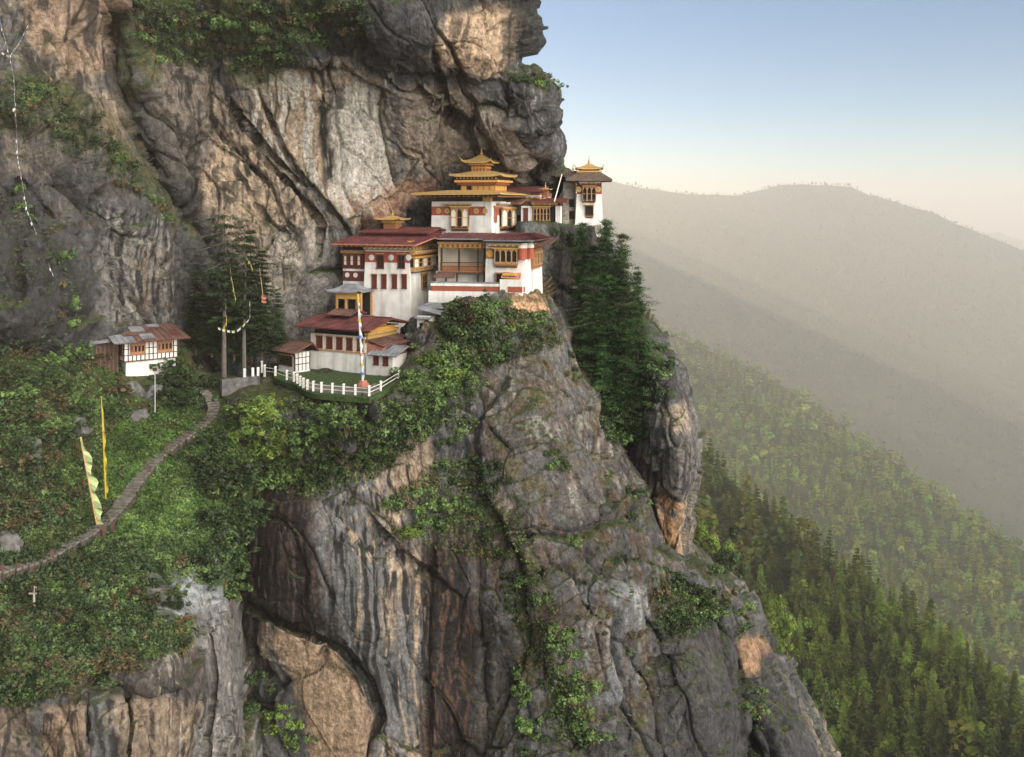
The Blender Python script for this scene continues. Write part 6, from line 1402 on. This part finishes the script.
TM = [conifer_mesh('forest_conifer', 300+s, M_NEED_F, w=.21+.045*(s % 3), whorls=14+2*s, nb=7, nt=5, tw=.075, ragged=.38, base=.04+.05*(s % 3), droop=.15+.1*s) for s in range(5)]
def round_mesh(seed):
    rg = np.random.default_rng(seed); nl = 14; L = rg.normal(size=(nl, 3))*[.15, .15, .17]+[0, 0, .58]; k = rg.integers(0, nl, 700); d = unit(rg.normal(size=(700, 3))); C = L[k]+d*(rg.uniform(.07, .16, nl)[k]*rg.uniform(.6, 1.05, 700))[:, None]
    V, F = leaf_cards(C, d+[0, 0, .4], .055, rg); T, TF = tube([[0, 0, -.05], [0, 0, .3], [0, 0, .6]], [.016, .012, .005], 5); V, F, M = join([(V, F, 0), (T, TF, 1)]); return np_mesh('forest_broadleaf', V, F, [M_NEED_F, M_BARK], M, attrs={'tint': np.tile([[1.15, 1.1, .8]], (len(V), 1))})
TR_ = [round_mesh(s) for s in (71, 72)]
for i in near:
    q = rg1.integers(7); rd = q > 4; nm = 'forest_broadleaf' if rd else 'forest_conifer'; o = link(TR_[q-5] if rd else TM[q], nm, loc=Vector(P1[i])-Vector((0, 0, .5))); s = rg1.uniform(9, 17) if rd else rg1.uniform(11, 25); w = s*rg1.uniform(.85, 1.25); o.scale = (w, w, s); o.rotation_euler = (rg1.normal()*.04, rg1.normal()*.04, rg1.uniform(0, 6.28))
    if rd: tag(o, 'round-crowned green tree among the conifers on the nearest wooded slope', 'tree', 'broadleaf trees on the nearest wooded slope')
    else: tag(o, 'pointed green conifer in the dense wood on the nearest slope', 'tree', 'conifers on the nearest wooded slope')
forest_mass('near_forest', P1[rest], rg1, 13, 24, [proto(400+s, w=.22, whorls=11, nb=6, nt=3, tw=.11, ragged=.35) for s in range(4)]+[round_proto(9, 50, .16)], M_NEED_F, 'dense conifer forest further up the nearest slope')
P2, rg2 = scatter(G2, 40000, 22, (560, 1080, 300, 760)); P2 = thin(P2, 16.0)
forest_mass('ridge_forest', P2, rg2, 17, 33, [proto(500+s, w=.26, whorls=6, nb=5, nt=2, tw=.20, ragged=.3) for s in range(3)]+[round_proto(11, 30, .22)], M_NEED_F, 'forest covering the middle ridge')
P3, rg3 = scatter(G3, 110000, 23, (560, 1060, 150, 560)); P3 = thin(P3, 20.0)
forest_mass('mountain_forest', P3, rg3, 15, 30, [proto(600+s, w=.34, whorls=3, nb=4, nt=1, tw=.45, ragged=.2) for s in range(3)]+[round_proto(13, 10, .38)], M_NEED_M, 'forest covering the far mountain')
print('trees', len(P1), len(P2), len(P3))
# ================================================================ PATH, FLAGS AND SMALL THINGS
M_STONE2 = mat_plain('lichen_rock', (.105, .102, .098), .95, .6, 1.6, bump=.12)
M_FLAGW = mat_plain('white_cloth', (.42, .43, .42), .85, .15, 3)
M_FLAGG = mat_plain('pale_green_cloth', (.34, .41, .19), .85, .2, 2)
M_YCL = mat_plain('yellow_cloth', (.38, .28, .035), .8, .15, 3)
M_BLUE = mat_plain('blue_cloth', (.06, .12, .45), .8, .15, 3)
M_METAL = mat_plain('galvanised_metal', (.35, .38, .40), .5, .15, 3, metal=.4)
M_SOILD = mat_plain('trodden_soil', (.055, .045, .034), .95, .4, 3)
PATH = [(203, 393), (214, 400), (221, 408), (217, 420), (207, 427), (186, 438), (171.5, 447), (157, 457), (145, 470), (136.6, 484.6), (128, 499), (116, 516.6), (102, 531), (90, 536), (80, 539), (70, 546), (60, 553), (50, 559), (41, 565), (17, 571), (0, 576), (-30, 580)]
def stone_path():
    P = np.array([hit1(*p) for p in PATH]); 
    for _ in range(3): P[1:-1] = (P[:-2]+2*P[1:-1]+P[2:])/4
    d = np.linalg.norm(P[1:]-P[:-1], axis=1); acc = np.concatenate([[0], np.cumsum(d)]); n = int(acc[-1]/.50); t = np.linspace(0, acc[-1], n); Q = np.stack([np.interp(t, acc, P[:, k]) for k in range(3)], 1)
    b = MB(); rg = np.random.default_rng(8)
    for i in range(n-1):
        a, c = Vector(Q[i]), Vector(Q[i+1]); f = (c-a); f.z = 0; f.normalize(); s = Vector((-f.y, f.x, 0))*(.56+.05*rg.normal()); z = max(a.z, c.z)+.30+rg.normal()*.015; a2 = Vector((a.x, a.y, 0)); c2 = Vector((c.x, c.y, 0))-f*.13
        bt = [Vector((p.x, p.y, z-1.1)) for p in (a2-s, c2-s, c2+s, a2+s)]; tp = [Vector((p.x, p.y, z)) for p in (a2-s, c2-s, c2+s, a2+s)]
        b.hexa(bt, tp, M_PATH)
        c3 = Vector((c.x, c.y, 0))+f*.01; s2 = s*1.12; zl = z-.16; b.hexa([Vector((p.x, p.y, zl-1.1)) for p in (a2-s2, c3-s2, c3+s2, a2+s2)], [Vector((p.x, p.y, zl)) for p in (a2-s2, c3-s2, c3+s2, a2+s2)], M_SOILD)
    o = b.build('stone_path'); tag(o, 'stepped stone path winding down the green slope', kind='structure')
    # rail posts along the outer side
    pm = MB(); pm.box(-.10, .10, -.10, .10, -.5, .85, M_RUST); me = None; first = None
    for k, (px, row) in enumerate([(113, 534), (104, 538), (150, 478), (166, 455), (186, 443), (200, 434), (52, 563), (18, 577), (2, 579)]):
        if first is None: o = pm.build('path_post'); first = o
        else: o = first.copy(); COL.objects.link(o)
        o.location = hit1(px, row)+Vector((0, 0, .15)); tag(o, 'short red-brown post beside the stepped stone path', 'post', 'posts along the stone path')
stone_path()
def strip(pts, w, m, name, parent=None, tw=.5, seed=1, th=.02):
    """hanging cloth with thickness, along points in metres"""
    rg = np.random.default_rng(seed); b = MB(); n = len(pts); L = []
    for i, p in enumerate(pts):
        a = tw*math.sin(i*1.7+seed)+rg.normal()*.15; ww = w[i] if not np.isscalar(w) else w; L.append((Vector(p), Vector(p)+Vector((math.cos(a), math.sin(a), 0))*ww))
    for (a, c), (a2, c2) in zip(L, L[1:]):
        k = Vector((0, th, 0)); b.q([a, c, c2, a2], m); b.q([a+k, a2+k, c2+k, c+k], m); b.q([c, c+k, c2+k, c2], m); b.q([a+k, a, a2, a2+k], m)
    return b.build(name, parent)
def flag(px0, r0, px1, r1, Y, w, m, label, pole_m, seed, extra=0.0):
    base = Vector(at(px1, r1, Y)); top = Vector(at(px0, r0, Y-.3)); r = empty('prayer_flag', base); tag(r, label, 'prayer flag'); d = top-base
    b = MB(); b.cyl((0, 0, -.5), d*(1+extra), .07, .035, pole_m, 6); b.build('pole', r)
    n = 22; strip([d*(1-.94*i/(n-1)) for i in range(n)], [w*(.15+.85*min(1, i/5))*(.8+.3*math.sin(i*1.1+seed)) for i in range(n)], m, 'cloth', r, .35, seed)
Yf = hit1(98, 528).y; flag(80, 437, 99, 530, Yf, .62, M_FLAGG, 'tall pale green prayer flag on a leaning pole beside the path', M_LWOOD, 2)
Yf = hit1(106, 499).y; flag(101.5, 402, 106, 499, Yf, .20, M_YCL, 'thin yellow prayer flag on a pole beside the path', M_YCL, 5, .06)
def mast():
    Yb = -(ZP)*FPX/(386-CY); base = Vector(at(363, 386, Yb)); r = empty('prayer_mast', base); tag(r, 'tall white-wrapped mast with yellow tip on the terrace', 'mast'); d = Vector(at(357.5, 294, Yb))-base
    b = MB(); b.cyl((0, 0, 0), d, .13, .06, M_FLAGW, 8); b.build('pole', r)
    b = MB(); b.cyl(d*.90, d*1.0, .16, .15, M_YCL, 8); b.build('tip', r)
    n = 26; strip([d*(.9-.82*i/(n-1)) for i in range(n)], [.20+.07*math.sin(i*1.9) for i in range(n)], M_FLAGW, 'cloth', r, .5, 3)
    for f, m in ((.12, M_BLUE), (.22, M_YCL), (.33, M_PINK), (.52, M_BLUE), (.7, M_YCL)): b = MB(); b.cyl(d*f, d*(f+.03), .17, .17, m, 8); b.build('band', r)
    b = MB(); b.lathe((0, 0, 0), [(.6, 0), (.6, .28), (.42, .3), (.42, .55), (.0, .56)], M_PINK, 8); b.build('plinth', r)
mast()
def lamp():
    w = hit1(155, 415); r = empty('lamp_post', w); tag(r, 'thin grey lamp post below the guest house', 'lamp post'); h = 44*w.y/FPX
    b = MB(); b.cyl((0, 0, -.3), (0, 0, h), .07, .05, M_METAL, 8); b.build('post', r); b = MB(); b.box(-.18, .18, -.16, .16, h, h+.35, M_DWOOD, tx=.05, ty=.05); b.box(-.2, .2, -.2, .2, h+.352, h+.42, M_METAL); b.build('lamp_head', r)
lamp()
def marker():
    w = hit1(34, 607); r = empty('marker_post', w); tag(r, 'small white post with a crossbar among the shrubs at lower left', 'post'); b = MB(); b.cyl((0, 0, -.3), (0, 0, .95), .09, .07, M_STONE, 8); b.build('post', r)
    b = MB(); b.box(-.36, .18, -.05, .05, .90, .98, M_STONE); b.build('crossbar', r); b = MB(); b.cyl((0, 0, 1.0), (.03, 0, 1.4), .03, .03, M_METAL, 6); b.cyl((.0, 0, 1.4), (.18, 0, 1.34), .05, .04, M_STONE, 6); b.build('tap', r)
marker()
# lines of small prayer flags from rock to rock
def flag_line(name, pts, label, cols, size=.26, step=.5, sag=.0, seed=1):
    W_ = [Vector(p) for p in pts]; rg = np.random.default_rng(seed); b = MB(); o = W_[0]
    for a, c in zip(W_, W_[1:]): b.cyl(a-o, c-o, .010, .010, M_METAL, 4)
    r = empty(name, o); tag(r, label, 'prayer flags', 'lines of prayer flags'); b.build('cord', r); b = MB(); i = 0
    for a, c in zip(W_, W_[1:]):
        L = (c-a).length; n = max(1, int(L/step))
        for k in range(n):
            p = a.lerp(c, (k+.2)/n)-o; q = a.lerp(c, (k+.75)/n)-o; dn = Vector((rg.normal()*.06, rg.normal()*.06-.05, -size)); m = cols[i % len(cols)]; i += 1
            b.q([p, q, q+dn, p+dn], m); b.q([p+Vector((0, .012, 0)), p+dn+Vector((0, .012, 0)), q+dn+Vector((0, .012, 0)), q+Vector((0, .012, 0))], m)
    b.build('pennants', r)
def fl(pts, off): return [hit1(px, row)-Vector((0, off, 0)) for px, row in pts]
CW = [M_FLAGW, M_FLAGW, M_BLUE, M_FLAGW, M_YCL]
K = hit1(19.5, 59)-Vector((0, 2.0, 0))
flag_line('prayer_flag_line', [K]+fl([(12, 38), (7, 20), (2, 0)], 1.6), 'line of white prayer flags climbing from the knot to the top left corner', CW, .20)
flag_line('prayer_flag_line', [K]+fl([(9, 54), (3, 48), (-6, 40)], 1.6), 'line of white prayer flags running from the knot to the left edge', CW, .20)
flag_line('prayer_flag_line', [K]+fl([(28, 45), (37, 27)], 1.8), 'short line of prayer flags from the knot up to the right', CW, .22)
flag_line('prayer_flag_line', [K]+fl([(23, 80), (24, 103), (27, 160), (36, 210), (50, 245), (62, 275)], 1.8), 'long thin line of prayer flags hanging from the knot down the wall', [M_FLAGW], .16)
Yt = 106.5
flag_line('yellow_festoon', [at(230, 264, Yt), at(231, 275, Yt), at(234, 290, Yt), at(236, 299, Yt), at(234, 304, Yt)], 'yellow festoon hanging between the two tall pines', [M_YCL], .38, .35)
flag_line('yellow_festoon', [at(226, 303, Yt), at(225.5, 312, Yt), at(227, 320, Yt), at(223, 328, Yt)], 'short yellow festoon on the trunk of the flat-topped pine', [M_YCL], .42, .35)
flag_line('yellow_festoon', [at(246, 256, Yt), at(250, 262, Yt), at(253, 270, Yt)], 'small yellow festoon high in the second pine', [M_YCL], .34, .35)
flag_line('white_festoon', [at(217, 327, Yt), at(226, 330, Yt), at(236, 331, Yt), at(242, 326, Yt), at(250, 318, Yt), at(250, 300, Yt)], 'pale festoon strung low between the two pines', [M_FLAGW, M_FLAGG], .24, .5)
r = empty('red_banner', Vector(at(264, 302, 108.5))); tag(r, 'faded red cloth banner on a slanting pole right of the pines', 'banner')
b = MB(); b.cyl((0, 0, -.2), Vector(at(259.5, 268, 108.5))-r.location, .04, .03, M_LWOOD, 5); b.build('pole', r); strip([(-.25, -.05, .75-.12*i) for i in range(8)], .5, M_PINK, 'cloth', r, .3, 4)
# low wall and white posts left of the fence, above the path
def low_wall():
    a, c = hit1(222, 382), hit1(262, 379); a = Vector(at(222, 381, 103.5)); c = Vector(at(260, 377, 106)); r = empty('low_stone_wall', a); tag(r, 'low stone wall with short white posts behind the path, left of the terrace', 'wall'); d = c-a; d.z = 0; L = d.length; d.normalize(); n = Vector((-d.y, d.x, 0))
    b = MB(); b.hexa([Vector((0, 0, -1.6)), d*L+Vector((0, 0, -1.6)), d*L+n*.6+Vector((0, 0, -1.6)), n*.6+Vector((0, 0, -1.6))], [Vector((0, 0, .1)), d*L+Vector((0, 0, .1)), d*L+n*.6+Vector((0, 0, .1)), n*.6+Vector((0, 0, .1))], M_STONE2); b.build('wall', r)
    p = MB(); p.box(-.11, .11, -.11, .11, .1, 1.0, M_WHITE)
    q = p.build('post', r); q.location = d*(L*.62)+n*.3
    for t in (.84, .98): o = q.copy(); COL.objects.link(o); o.parent = r; o.location = d*(L*t)+n*.3
low_wall()
# boulders on the slope
def boulder(px, row, s, label, seed, m=None):
    import bmesh
    bm = bmesh.new(); bmesh.ops.create_icosphere(bm, subdivisions=4, radius=1); V = np.array([v.co for v in bm.verts]); f1, f2, off, h = cells(V*1.1+seed, seed); V = V*(1+.22*(off*_g[(h*7) % 256]).sum(1)+.25*fbm(V*1.2+seed, 4))[:, None]
    for v, p in zip(bm.verts, V): v.co = p*[1.2, 1, .7]
    me = bpy.data.meshes.new('boulder'); bm.to_mesh(me); bm.free(); me.materials.append(m or M_STONE2); me.polygons.foreach_set('use_smooth', [True]*len(me.polygons)); w = hit1(px, row); o = link(me, 'boulder', loc=w+Vector((0, .3*s, .1*s))); o.scale = (s, s, s); o.rotation_euler = (0, .1*seed, seed); tag(o, label, 'boulder')
boulder(28, 446, .8, 'grey boulder between dark shrubs on the upper left slope', 3); boulder(76, 430, 1.2, 'pointed grey boulder just above the pale green flag', 8)
boulder(137, 418, .9, 'flat pale stone in front of the guest house', 4); boulder(6, 545, .9, 'grey boulder at the left edge above the path', 6); boulder(133, 392, 1.1, 'rough rock under the left corner of the guest house', 7)
boulder(152, 396, 1.0, 'second rough rock beneath the guest house wall', 9)
